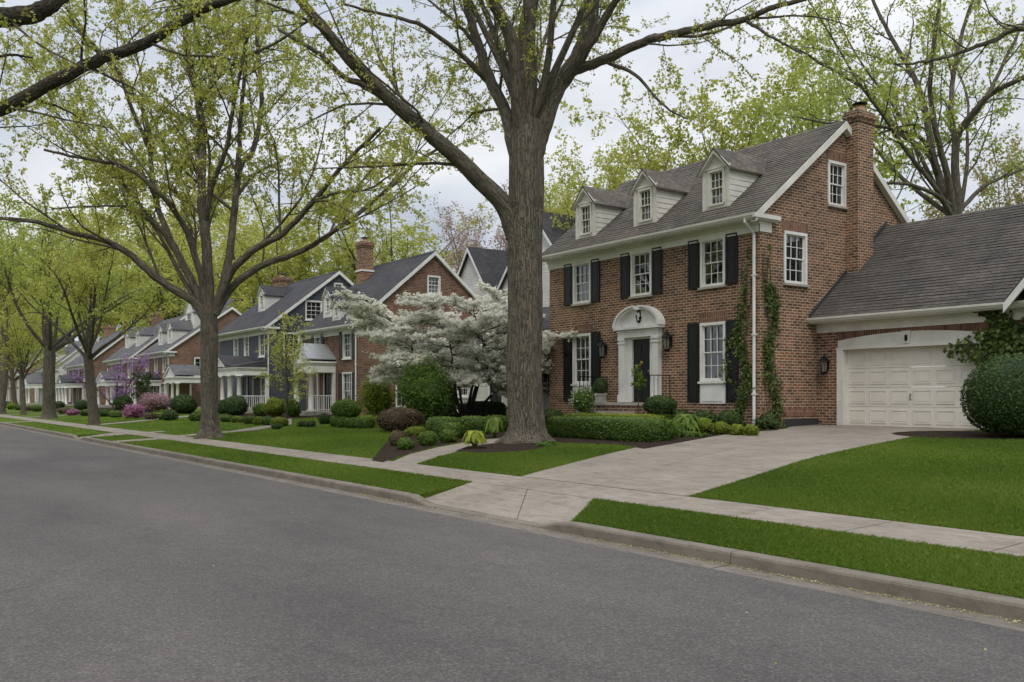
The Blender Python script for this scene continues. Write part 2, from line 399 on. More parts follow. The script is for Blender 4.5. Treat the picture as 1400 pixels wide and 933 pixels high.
class Tree:
    def __init__(s, seed):
        s.rng = np.random.default_rng(seed); s.br = []; s.tw = []
    def limb(s, pts, r0, r1, level=0, n=5, wob=0.0):
        P = smooth_path(pts, n)
        if wob: P[1:-1] += s.rng.normal(size=P[1:-1].shape) * wob
        L = np.linalg.norm(np.diff(P, axis=0), axis=1).sum()
        t = np.linspace(0, 1, len(P)); rad = r0 + (r1-r0)*t**.8
        s.br.append((P, rad, level)); return (P, rad, L, level)
    def kids(s, b, per_m, t0, ang, lf, up, maxlen, depth, level, minlen=.25, tlim=1.0):
        P, rad, L, _ = b; rng = s.rng
        seg = np.linalg.norm(np.diff(P, axis=0), axis=1); cum = np.concatenate([[0], np.cumsum(seg)]); tot = cum[-1]
        n = max(2, int(round(tot * (tlim-t0) * per_m)))
        ga = rng.random()*6.28; out = []
        for k in range(n):
            t = t0 + (tlim-t0)*(k + rng.random())/n
            d = t*tot; i = min(np.searchsorted(cum, d, 'right')-1, len(seg)-1)
            f = (d-cum[i])/(seg[i]+1e-9); p = P[i] + (P[i+1]-P[i])*f; tan = unit(P[i+1]-P[i]); r = rad[i] + (rad[i+1]-rad[i])*f
            ga += 2.4 + rng.normal()*.5
            ref = np.array([0, 0, 1.]) if abs(tan[2]) < .9 else np.array([1., 0, 0])
            a = unit(np.cross(ref, tan)); c = np.cross(tan, a)
            th = R(ang + rng.normal()*10); side = math.cos(ga)*a + math.sin(ga)*c
            D = unit(math.cos(th)*tan + math.sin(th)*side + np.array([0, 0, up]))
            ln = min(maxlen, lf*tot*(1.05-.55*t))*(.6+.7*rng.random()); ln = max(ln, minlen)
            m = 5 if level < 3 else 3
            q = [p]; dd = D.copy(); bend = rng.normal(size=3)*.22
            for j in range(m):
                dd = unit(dd + bend*(.5) + rng.normal(size=3)*.13 + np.array([0, 0, up*.18]))
                q.append(q[-1] + dd*ln/m)
            q = np.array(q); r0 = max(min(r*.5, ln*(.013 if level > 2 else .0115)+.003), .003); rr = np.linspace(r0, max(.003, r0*.3), len(q))
            s.br.append((q, rr, level)); nb = (q, rr, ln, level); out.append(nb)
        return out
    def wood(s, name, mats, sides=(16, 9, 5, 3, 3), minr=0.0, lobes=None):
        Vs = []; Fs = []; Bk = []; Mi = []; off = 0
        for P, rad, lv in s.br:
            k = sides[min(lv, len(sides)-1)]
            T = np.gradient(P, axis=0); T = unit(T)
            a = np.cross(T[0], [0.3, .9, .2]); a = unit(a); fr = []
            for i in range(len(P)):
                a = unit(a - T[i]*np.dot(a, T[i])); fr.append(a)
            A = np.array(fr); B = np.cross(T, A)
            q = 2*PI*np.arange(k)/k
            rr = np.maximum(rad, minr)[:, None]*np.ones(k)[None]
            if lobes is not None and lv == 0:
                rr = lobes(P, rr, q, s.rng)
            V = P[:, None, :] + rr[..., None]*(np.cos(q)[None, :, None]*A[:, None, :] + np.sin(q)[None, :, None]*B[:, None, :])
            ln = np.concatenate([[0], np.cumsum(np.linalg.norm(np.diff(P, axis=0), axis=1))]) + s.rng.random()*10
            bk = np.stack([np.cos(q)[None]*rr, np.sin(q)[None]*rr, np.repeat(ln[:, None], k, 1)], -1)
            n = len(P)
            i, j = np.meshgrid(np.arange(n-1), np.arange(k), indexing='ij')
            F = np.stack([i*k+j, i*k+(j+1) % k, (i+1)*k+(j+1) % k, (i+1)*k+j], -1).reshape(-1, 4) + off
            Vs.append(V.reshape(-1, 3)); Fs.append(F); Bk.append(bk.reshape(-1, 3)); Mi.append(np.full(len(F), 0 if lv < 2 else 1)); off += n*k
        return npmesh(name, np.concatenate(Vs), np.concatenate(Fs), mats, {'bk': ('FLOAT_VECTOR', np.concatenate(Bk))}, True, midx=np.concatenate(Mi))
    def leafpos(s, levels, per_m, spread, tmin=.2):
        P = []; D = []
        for q, rr, lv in s.br:
            if lv not in levels: continue
            L = np.linalg.norm(np.diff(q, axis=0), axis=1).sum()
            n = s.rng.poisson(L*per_m[levels.index(lv)])
            if n == 0: continue
            t = (tmin + (1-tmin)*s.rng.random(n)**.8)*(len(q)-1); i = np.minimum(t.astype(int), len(q)-2); f = (t-i)[:, None]
            p = q[i]*(1-f) + q[i+1]*f
            P.append(p + s.rng.normal(size=p.shape)*spread); D.append(np.full(n, s.rng.random()))
        return np.concatenate(P), np.concatenate(D)
    def leaves(s, name, mat, levels, per_m, size, spread=.05, up=.3, droop=.3, tmin=.2, wide=.36, jit=.35):
        P, D = s.leafpos(levels, per_m, spread, tmin)
        S = size*(1-jit + 2*jit*s.rng.random(len(P)))
        tint = .5*D + .5*s.rng.random(len(P))
        V, T = leaf_arrays(s.rng, P, S, up, droop, wide, tint)
        return leaf_mesh(name, V, T, mat)

def trunk_lobes(flare, h, z0, ridges=9, amp=.035, nl=6):
    def fn(P, rr, q, rng):
        if abs(P[0][2] - z0) > 1.0: 
            a = np.zeros_like(rr)
            for k in (5, 9, 14): a += np.sin(k*q[None] + rng.random()*6 + P[:, 2:3]*rng.normal()*1.2)*.012
            return rr*(1+a)
        z = (P[:, 2]-z0)[:, None]; ph = rng.random(8)*6.28
        e = np.exp(-np.clip(z, 0, None)/h)
        lob = .5+.5*np.sin(nl*q[None]+ph[0]+.5*np.sin(2*q[None]+ph[1]))
        out = 1 + flare*e*(.35+.95*lob*e**.6)
        rd = np.zeros_like(rr)
        for i, k in enumerate((7, 13, 21)): rd = rd + np.sin(k*q[None]+ph[2+i]+.8*np.sin(z*1.3+ph[5])+z*.25)*amp*(1.0/(1+i))
        rd = rd + .03*np.sin(z*2.1+ph[6]+q[None])
        return rr*(out+rd)
    return fn

def make_tree(name, label, cat, loc, T, leafmat, wood_mats, group=None, sides=(16, 9, 5, 3, 3), lobes=None, leafargs=None):
    o = thing(name, loc, label, cat, group)
    w = T.wood('trunk', wood_mats, sides, lobes=lobes); link('trunk', w, o)
    c = T.leaves('crown', leafmat, **leafargs); link('crown', c, o)
    return o

def auto_tree(seed, h, tr, fork=.3, nl=7, spread=32, dens=(1.0, 1.7, 2.6), lens=(.45, .45, .42), maxl=(3.2, 1.5, .7), lean=.0, up=.3, t0=.12):
    "a vase shaped street tree of height h standing at the origin"
    T = Tree(seed); rng = T.rng
    top = np.array([rng.normal()*.03*h, rng.normal()*.03*h, h*fork])
    T.limb([(0, 0, -.15), (0, 0, .5), tuple(top*.6+rng.normal(size=3)*.02), tuple(top)], tr*1.15, tr*.85, 0, 6)
    limbs = []
    az0 = rng.random()*6.28
    for k in range(nl):
        az = az0 + k*2*PI/nl*1.0 + rng.normal()*.25; inc = R(max(4, spread*(.25+1.1*rng.random()))) if k else R(5)
        ln = (h*(1-fork))*(.75+.3*rng.random())*(1.0 if inc < R(30) else .85)
        p = top*(.80+.2*rng.random()); pts = [p]; d = np.array([math.cos(az)*math.sin(inc), math.sin(az)*math.sin(inc), math.cos(inc)])
        for j in range(5):
            d = unit(d + rng.normal(size=3)*.10 + np.array([0, 0, .03])); pts.append(pts[-1]+d*ln/5)
        limbs.append(T.limb(pts, tr*.44*(.7+.5*rng.random()), .015, 1, 3))
    for b in limbs:
        for c in T.kids(b, dens[0], t0, 42, lens[0], up, maxl[0], 0, 2):
            for d in T.kids(c, dens[1], .15, 44, lens[1], up*.6, maxl[1], 0, 3):
                T.kids(d, dens[2], .1, 48, lens[2], up*.3, maxl[2], 0, 4, .15)
    return T

def blob_noise(rng, D, amp, f=2.5, k=7):
    out = np.zeros(len(D))
    for i in range(k):
        w = unit(rng.normal(size=3))*f*(.6+1.2*rng.random()); out += np.sin(D @ w*2 + rng.random()*6.28)
    return 1 + amp*out/math.sqrt(k)
def sphere_dirs(rng, n):
    return unit(rng.normal(size=(n, 3)))
def shrub_mesh(name, seed, w, d, h, mat, leaf=.05, n=900, lump=.06, loose=.06, flat=0.0, power=2.0, lift=.0, core=.93, tintup=.25):
    "leafy mass: a solid core with thousands of small leaves on it; origin at its base"
    rng = np.random.default_rng(seed)
    ks, kr = 26, 16
    V = []; 
    u = np.linspace(0, PI, kr); ph = 2*PI*np.arange(ks)/ks
    D = np.array([(math.sin(a)*math.cos(b), math.sin(a)*math.sin(b), math.cos(a)) for a in u for b in ph])
    st = rng.bit_generator.state
    def shape(D, rng2):
        q = power
        s = (np.abs(D[:, 0])**q + np.abs(D[:, 1])**q + np.abs(D[:, 2])**q)**(-1/q)
        f = s*blob_noise(rng2, D, lump)
        P = D*f[:, None]*np.array([w/2, d/2, h/2]); P[:, 2] += h/2+lift
        if flat: P[:, 2] = np.maximum(P[:, 2], 0)
        return P
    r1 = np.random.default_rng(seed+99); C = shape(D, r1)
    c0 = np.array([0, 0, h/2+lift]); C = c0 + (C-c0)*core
    i, j = np.meshgrid(np.arange(kr-1), np.arange(ks), indexing='ij')
    F = np.stack([i*ks+j, (i+1)*ks+j, (i+1)*ks+(j+1) % ks, i*ks+(j+1) % ks], -1).reshape(-1, 4)
    E = sphere_dirs(rng, int(n*1.15)); E = E[E[:, 2] > -.86][:n]
    r1 = np.random.default_rng(seed+99); P = shape(E, r1)
    P = c0 + (P-c0)*(1 - np.abs(rng.normal(size=(len(E), 1)))*loose*.6 + np.maximum(rng.normal(size=(len(E), 1)), 0)*loose*.35)
    P[:, 2] = np.maximum(P[:, 2], .01)
    S = leaf*(.6+.8*rng.random(len(P)))
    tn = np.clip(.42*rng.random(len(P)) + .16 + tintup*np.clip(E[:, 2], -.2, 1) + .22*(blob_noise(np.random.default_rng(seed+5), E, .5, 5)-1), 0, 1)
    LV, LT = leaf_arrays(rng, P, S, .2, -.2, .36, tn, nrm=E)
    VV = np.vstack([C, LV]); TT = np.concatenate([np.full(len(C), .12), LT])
    FF = np.vstack([F, np.arange(len(LV)).reshape(-1, 4)+len(C)])
    return npmesh(name, VV, FF, [mat], {'tint': ('FLOAT', TT)})
SEED = [100]
def shrub(name, label, cat, px, by, wpx, hpx, mat, group=None, leaf=.05, n=None, depth=None, Y=None, **k):
    "by: image row of the foot; Y overrides the distance"
    SEED[0] += 1
    if Y is None: x, y, Z = G(px, by); z = zg(y)
    else:
        x, Z = atY(px, Y); y = Y; z = zg(y)
    w = wpx/FL*Z; h = hpx/FL*Z; d = depth or w
    y += d*.35*0
    area = w*d + (w+d)*h*1.5
    cnt = n or int(min(9000, max(250, area*1.9/(leaf*leaf*.55))))
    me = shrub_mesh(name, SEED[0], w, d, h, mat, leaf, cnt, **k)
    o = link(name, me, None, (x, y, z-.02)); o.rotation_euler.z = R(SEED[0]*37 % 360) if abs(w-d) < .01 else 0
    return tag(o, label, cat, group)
# ------------------------------------------------------------------ house building
class Fr:
    "a wall plane: origin, horizontal axis u, outward normal n"
    def __init__(s, o, u, n): s.o = np.array(o, float); s.u = np.array(u, float); s.n = np.array(n, float)
    def p(s, u, z, d=0.0): q = s.o + s.u*u + s.n*d; return (q[0], q[1], z)
    def box(s, mb, u0, u1, z0, z1, d0, d1):
        mb.prism([s.p(u0, z0, d0), s.p(u1, z0, d0), s.p(u1, z1, d0), s.p(u0, z1, d0)], s.n*(d1-d0))
def front(Y): return Fr((0, Y, 0), (1, 0, 0), (0, -1, 0))       # u = X
def side(X): return Fr((X, 0, 0), (0, 1, 0), (1, 0, 0))         # u = Y
def clip(poly, a, b, c):
    "keep a*u + b*z <= c"
    out = []
    for i in range(len(poly)):
        p, q = poly[i], poly[(i+1) % len(poly)]; fp = a*p[0]+b*p[1]-c; fq = a*q[0]+b*q[1]-c
        if fp <= 0: out.append(p)
        if (fp < 0) != (fq < 0) and fp != fq:
            t = fp/(fp-fq); out.append((p[0]+(q[0]-p[0])*t, p[1]+(q[1]-p[1])*t))
    return out
def wall(mb, F, outline, holes=(), reveal=.11, closed=True):
    us = sorted({u for u, z in outline} | {h[0] for h in holes} | {h[1] for h in holes})
    zs = sorted({z for u, z in outline} | {h[2] for h in holes} | {h[3] for h in holes})
    for i in range(len(us)-1):
        for j in range(len(zs)-1):
            cu, cz = .5*(us[i]+us[i+1]), .5*(zs[j]+zs[j+1])
            if any(h[0] < cu < h[1] and h[2] < cz < h[3] for h in holes): continue
            pl = clip(clip(clip(clip(list(outline), -1, 0, -us[i]), 1, 0, us[i+1]), 0, -1, -zs[j]), 0, 1, zs[j+1])
            if len(pl) >= 3: mb.poly([F.p(u, z) for u, z in pl])
    for u0, u1, z0, z1 in holes:
        for a, b in (((u0, z0), (u1, z0)), ((u1, z0), (u1, z1)), ((u1, z1), (u0, z1)), ((u0, z1), (u0, z0))):
            mb.poly([F.p(*a), F.p(*b), F.p(*b, -reveal), F.p(*a, -reveal)])
def clapboard(mb, F, outline, expo=.13, holes=(), d=.02):
    zs = [z for u, z in outline]; z = min(zs)
    while z < max(zs)-.01:
        z1 = min(z+expo, max(zs)); pl = clip(clip(list(outline), 0, -1, -z), 0, 1, z1)
        if len(pl) >= 3:
            lo = [u for u, q in pl if abs(q-z) < 1e-4]; hi = [u for u, q in pl if abs(q-z1) < 1e-4]
            if not hi: hi = [sum(u for u, q in pl if q == max(q for _, q in pl))]
            if lo:
                a0, a1, b0, b1 = min(lo), max(lo), min(hi), max(hi)
                iv = [(a0, a1, b0, b1)]
                for h in holes:
                    if h[2] < z1-.01 and h[3] > z+.01:
                        nv = []
                        for q in iv:
                            if h[1] <= q[0] or h[0] >= q[1]: nv.append(q); continue
                            if h[0] > q[0]: nv.append((q[0], h[0], q[2], h[0]))
                            if h[1] < q[1]: nv.append((h[1], q[1], h[1], q[3]))
                        iv = nv
                for a0, a1, b0, b1 in iv:
                    mb.poly([F.p(a0, z, d), F.p(a1, z, d), F.p(b1, z1, .003), F.p(b0, z1, .003)])
                    mb.poly([F.p(a0, z, 0), F.p(a1, z, 0), F.p(a1, z, d), F.p(a0, z, d)])
        z = z1
def window(F, u0, u1, z0, z1, parent, trim='white', cols=3, rows=2, see=True, casing=.085, proud=.035, recess=.06, curtain=0, sill=True, sash=True, panel=None, mun=.020, name='window'):
    mb = MB(); c = casing
    F.box(mb, u0-c*.4, u0+c*.6, z0, z1, -recess-.04, proud); F.box(mb, u1-c*.6, u1+c*.4, z0, z1, -recess-.04, proud)
    F.box(mb, u0-c*.4, u1+c*.4, z1-c*.5, z1+c*.5, -recess-.04, proud+.006); F.box(mb, u0-c*.4, u1+c*.4, z0-.01, z0+c*.6, -recess-.04, proud+.004)
    a0, a1, b0, b1 = u0+c*.6, u1-c*.6, z0+c*.6, z1-c*.5
    zm = .5*(b0+b1); st = .036; d = -recess
    def sashbox(lo, hi, dd):
        F.box(mb, a0, a0+st, lo, hi, dd-.035, dd); F.box(mb, a1-st, a1, lo, hi, dd-.035, dd)
        F.box(mb, a0+st, a1-st, lo, lo+st, dd-.034, dd-.001); F.box(mb, a0+st, a1-st, hi-st, hi, dd-.034, dd-.001)
        for k in range(1, cols):
            u = a0+st+(a1-a0-2*st)*k/cols; F.box(mb, u-mun/2, u+mun/2, lo+st, hi-st, dd-.030, dd-.005)
        for k in range(1, rows):
            z = lo+st+(hi-lo-2*st)*k/rows; F.box(mb, a0+st, a1-st, z-mun/2, z+mun/2, dd-.029, dd-.006)
    if sash: sashbox(zm-.018, b1, d+.03); sashbox(b0, zm+.018, d)
    else: sashbox(b0, b1, d)
    if panel is not None:
        zp = panel; F.box(mb, u0-c*.4, u1+c*.4, zp, z0-.02, -.02, proud-.01)
        w = .07; F.box(mb, u0+w, u1-w, zp+w, z0-.05-w, proud-.011, proud+.006)
    o = mb.build(name, M[trim], parent)
    g = MB(); g.poly([F.p(a0, b0, d-.02), F.p(a1, b0, d-.02), F.p(a1, b1, d-.02), F.p(a0, b1, d-.02)])
    g.build('pane', M['glass' if see else 'glass_dark'], o)
    if sill:
        s = MB(); F.box(s, u0-c*.9, u1+c*.9, z0-.075, z0-.012, -.02, proud+.05); s.build('sill', M['stone' if sill == 'stone' else trim], o)
    if curtain:
        for s_, e in ((a0, a0+(a1-a0)*curtain), (a1-(a1-a0)*curtain, a1)):
            k = MB(); n = 9
            us = np.linspace(s_, e, n)
            for i in range(n-1):
                dd = [-recess-.13+.025*math.sin(j*1.9) for j in (i, i+1)]
                k.poly([F.p(us[i], b0, dd[0]), F.p(us[i+1], b0, dd[1]), F.p(us[i+1], b1, dd[1]), F.p(us[i], b1, dd[0])])
            k.build('curtain', M['curtain'], o)
    return o
def shutter(F, u0, u1, z0, z1, parent, mat='black'):
    mb = MB(); F.box(mb, u0, u1, z0, z1, .012, .04); fr = .055; zm = z0+(z1-z0)*.52
    for a, b in ((z0+fr, zm-fr/2), (zm+fr/2, z1-fr)):
        F.box(mb, u0, u0+fr, a-fr*.5, b+fr*.5, .04, .052); F.box(mb, u1-fr, u1, a-fr*.5, b+fr*.5, .04, .052)
        F.box(mb, u0+fr*1.5, u1-fr*1.5, a+.02, b-.02, .04, .050)
    for z in (z0+fr*.25, zm, z1-fr*.25): F.box(mb, u0, u1, z-fr*.45, z+fr*.45, .041, .053)
    return mb.build('shutter', M[mat], parent)
def shingle_courses(mb, x0, x1, y0, z0, y1, z1, expo=.15, step=.02):
    "overlapping courses of shingles, each butt edge standing proud of the course below"
    L = math.hypot(y1-y0, z1-z0); ty, tz = (y1-y0)/L, (z1-z0)/L; ny, nz = -tz, ty; n = int(L/expo); rg = random.Random(4)
    for k in range(n):
        a, b = L*k/n, L*(k+1)/n; x = x0
        while x < x1-.01:
            w = min(rg.uniform(.5, 1.6), x1-x); st = step*rg.uniform(.75, 1.25)
            A = (y0+ty*a+ny*st, z0+tz*a+nz*st); B = (y0+ty*b+ny*.004, z0+tz*b+nz*.004); C = (y0+ty*a, z0+tz*a)
            mb.poly([(x, *A), (x+w, *A), (x+w, *B), (x, *B)]); mb.poly([(x, *C), (x+w, *C), (x+w, *A), (x, *A)]); x += w
def gable_roof(X0, X1, Y0, Y1, ze, yr, zr, parent, mat, trim='white', ov=.42, gov=.18, th=.09, name='roof', rakes=True, courses=False):
    "ridge along X; ze = height of the roof plane above the front wall face Y0; ov = eave overhang"
    s = (zr-ze)/(yr-Y0); s2 = (zr-ze)/(Y1-yr)
    yf, zf = Y0-ov, ze-ov*s; yb, zb = Y1+ov, ze-ov*s2
    mb = MB(); a, b = X0-gov, X1+gov
    nx = 8
    mb.prism([(a, yf, zf), (a, yr, zr), (a, yr, zr-th*1.2), (a, yf, zf-th)], (b-a, 0, 0))
    mb.prism([(a, yr, zr), (a, yb, zb), (a, yb, zb-th), (a, yr, zr-th*1.2)], (b-a, 0, 0))
    cap = MB()
    mb.prism([(a, yr-.14, zr-.14*s+.022), (a, yr, zr+.03), (a, yr+.14, zr-.14*s2+.022), (a, yr, zr+.002)], (b-a, 0, 0))
    if courses: shingle_courses(mb, a+.01, b-.01, yf, zf, yr, zr)
    o = mb.build(name, M[mat], parent)
    if rakes:
        for sx, x in ((1, b), (-1, a)):
            r = MB(); q = .03*sx
            for (p0, p1) in (((yf, zf), (yr, zr)), ((yr, zr), (yb, zb))):
                h = .24
                r.prism([(x, p0[0], p0[1]-.02), (x, p1[0], p1[1]-.02), (x, p1[0], p1[1]-h), (x, p0[0], p0[1]-h)], (q, 0, 0))
                # soffit under the overhang
                r.prism([(x, p0[0], p0[1]-h), (x, p1[0], p1[1]-h), (x, p1[0], p1[1]-h+.02), (x, p0[0], p0[1]-h+.02)], (-gov*sx*.9, 0, 0))
            r.build('rake_board', M[trim], parent)
    return o, s
def cornice(X0, X1, Y0, zf, h, ov, parent, trim='white', ret=.55, gov=.18, back=None):
    "frieze board, soffit and gutter along the front eave; zf = underside of the gutter"
    mb = MB()
    mb.box(X0-.03, X1+.03, Y0-.05, Y0, zf-h, zf); mb.box(X0-.05, X1+.05, Y0-.10, Y0-.05, zf-.12, zf)
    mb.box(X0-gov, X1+gov, Y0-ov, Y0-.10, zf-.03, zf)
    if ret: mb.box(X1+.002, X1+.035, Y0-.05, Y0+ret*.75, zf-h, zf-.03); mb.box(X1+.003, X1+gov, Y0-.1, Y0+ret, zf-.032, zf+.12)
    mb.build('frieze', M[trim], parent)
    g = MB(); y = Y0-ov
    prof = [(y+.02, zf+.002), (y-.05, zf+.002), (y-.075, zf+.04), (y-.10, zf+.07), (y-.105, zf+.125), (y-.085, zf+.125), (y-.08, zf+.08), (y+.02, zf+.06)]
    g.prism([(X0-gov-.02, a, b) for a, b in prof], (X1-X0+2*gov+.04, 0, 0))
    if ret: g.box(X1+gov-.02, X1+gov+.06, y-.1, Y0+ret, zf+.003, zf+.124)
    return g.build('gutter', M[trim], parent)
def downspout(x, Y, z0, z1, ov, parent, mat='white', r=.042):
    mb = MB(); mb.tube([(x, Y-ov-.04, z1+.05), (x, Y-ov-.04, z1-.10), (x, Y-.07, z1-.42), (x, Y-.07, z0+.10), (x, Y-.20, z0+.03)], r, 8)
    for z in np.arange(z0+1.0, z1-.6, 1.7): mb.box(x-.06, x+.06, Y-.12, Y, z-.02, z+.02)
    return mb.build('downspout', M[mat], parent)
def dormer(xc, w, yf, zfun, s, ze, zp, parent, roofmat, wallmat='siding', trim='trim', win=(.58, .55), see=False, cols=3, rows=2, boards=.16, ovh=.14):
    "a gabled dormer: zfun(y) = main roof height; yf = plane of its face; ze, zp = eave and peak heights; win = width, lower fraction"
    z0 = zfun(yf)-.03; x0, x1 = xc-w/2, xc+w/2
    yE = yf + (ze-zfun(yf))/s; yP = yf + (zp-zfun(yf))/s
    F = front(yf); zw0, zw1 = ze-.06-win[1], ze-.05
    zw0 = max(z0+.12, zw0)
    f = MB(); hole = (xc-win[0]/2, xc+win[0]/2, zw0, zw1)
    wall(f, F, [(x0, z0), (x1, z0), (x1, ze), (xc, zp), (x0, ze)], [hole], .08)
    # corner boards, head frieze and pediment moulding
    F.box(f, x0-.01, x0+.10, z0, ze, .004, .03); F.box(f, x1-.10, x1+.01, z0, ze, .004, .03)
    F.box(f, x0-.04, x1+.04, ze-.0, ze+.07, .004, .05)
    for sx in (-1, 1):
        f.prism([(xc, yf-ovh, zp+.02), (xc+sx*(w/2+.10), yf-ovh, ze-.02-.0), (xc+sx*(w/2+.10), yf-ovh, ze-.14), (xc, yf-ovh, zp-.12)], (0, .03, 0))
        f.prism([(xc, yf-ovh+.03, zp-.10), (xc+sx*(w/2+.10), yf-ovh+.03, ze-.12), (xc+sx*(w/2+.10), yf-ovh+.03, ze-.14), (xc, yf-ovh+.03, zp-.12)], (0, ovh, 0))
    o = f.build('dormer', M[trim], parent)
    c = MB()
    for sx, x in ((1, x1), (-1, x0)):
        Fs = Fr((x, 0, 0), (0, 1, 0), (sx, 0, 0)); tri = [(yf, z0), (yE, ze), (yf, ze)]
        c.poly([Fs.p(*q) for q in tri]); clapboard(c, Fs, tri, boards, d=.018)
        c.box(x-.03 if sx < 0 else x+.001, x+.03 if sx > 0 else x-.001, yf+.001, yE+.1, ze-.10, ze-.005)
        c.build('cheek', M[wallmat], o); c = MB()
    r = MB(); sl = (zp-ze)/(w/2); e = .13
    for sx in (-1, 1):
        xe = xc+sx*(w/2+e); zE = ze-e*sl; yEe = yf+(zE-zfun(yf))/s
        r.prism([(xc, yf-ovh-.02, zp+.05), (xe, yf-ovh-.02, zE+.05), (xe, yEe+.05, zE+.05), (xc, yP+.05, zp+.05)], (0, 0, -.05))
    r.build('dormer_roof', M[roofmat], o)
    g = MB()
    window(F, *hole, o, trim, cols, rows, see, casing=.07, proud=.035, recess=.05, sill=False, name='dormer_window')
    for ch in list(o.children):
        if ch.name.startswith('dormer_window'):
            for gc in list(ch.children): gc.parent = o                 # thing > part > sub-part, no deeper
    return o
def chimney(x0, x1, y0, y1, z0, z1, parent, brick='brick_far', pots=1, cap=True, name='chimney', band=None):
    mb = MB(); mb.box(x0, x1, y0, y1, z0, z1-.34)
    mb.box(x0-.04, x1+.04, y0-.04, y1+.04, z1-.34, z1-.24); mb.box(x0-.075, x1+.075, y0-.075, y1+.075, z1-.24, z1-.07); mb.box(x0-.04, x1+.04, y0-.04, y1+.04, z1-.07, z1)
    o = mb.build(name, M[brick], parent)
    if band is not None:
        b = MB(); b.box(x0-.05, x1+.05, y0-.05, y1+.05, band, band+.10); b.build('band', M['white'], o)
    for k in range(pots):
        x = x0+(x1-x0)*(k+.5)/pots; y = .5*(y0+y1)
        p = MB(); p.lathe((x, y), [(.19, z1), (.17, z1+.05), (.145, z1+.17), (.17, z1+.20)], 14); p.build('chimney_pot', M['terracotta'], o)
        if cap:
            c = MB(); c.lathe((x, y), [(.05, z1+.20), (.06, z1+.25), (.235, z1+.26), (.235, z1+.285), (.10, z1+.32), (.02, z1+.33)], 16); c.build('chimney_cap', M['iron'], o)
    return o
def column_mb(x, y, z0, z1, r=.13):
    mb = MB(); mb.box(x-r*1.45, x+r*1.45, y-r*1.45, y+r*1.45, z0, z0+.07)
    mb.lathe((x, y), [(r*1.3, z0+.07), (r*1.3, z0+.12), (r, z0+.16), (r*1.0, z0+(z1-z0)*.35), (r*.82, z1-.16), (r*1.1, z1-.14), (r*1.2, z1-.09)], 16)
    mb.box(x-r*1.35, x+r*1.35, y-r*1.35, y+r*1.35, z1-.09, z1); return mb
def railing(pts, z0, z1, parent, mat, gap=.11, r=.012, post=.02, name='railing'):
    mb = MB()
    for a, b in zip(pts[:-1], pts[1:]):
        a = np.array(a, float); b = np.array(b, float); L = np.linalg.norm(b[:2]-a[:2]); n = max(1, int(L/gap))
        for k in range(n+1):
            p = a+(b-a)*k/n; q = post if k in (0, n) else r; mb.tube([(p[0], p[1], p[2]+z0), (p[0], p[1], p[2]+z1)], q, 6)
        mb.tube([(a[0], a[1], a[2]+z1), (b[0], b[1], b[2]+z1)], post*1.1, 6); mb.tube([(a[0], a[1], a[2]+z0+.1), (b[0], b[1], b[2]+z0+.1)], r*1.2, 6)
    return mb.build(name, M[mat], parent)
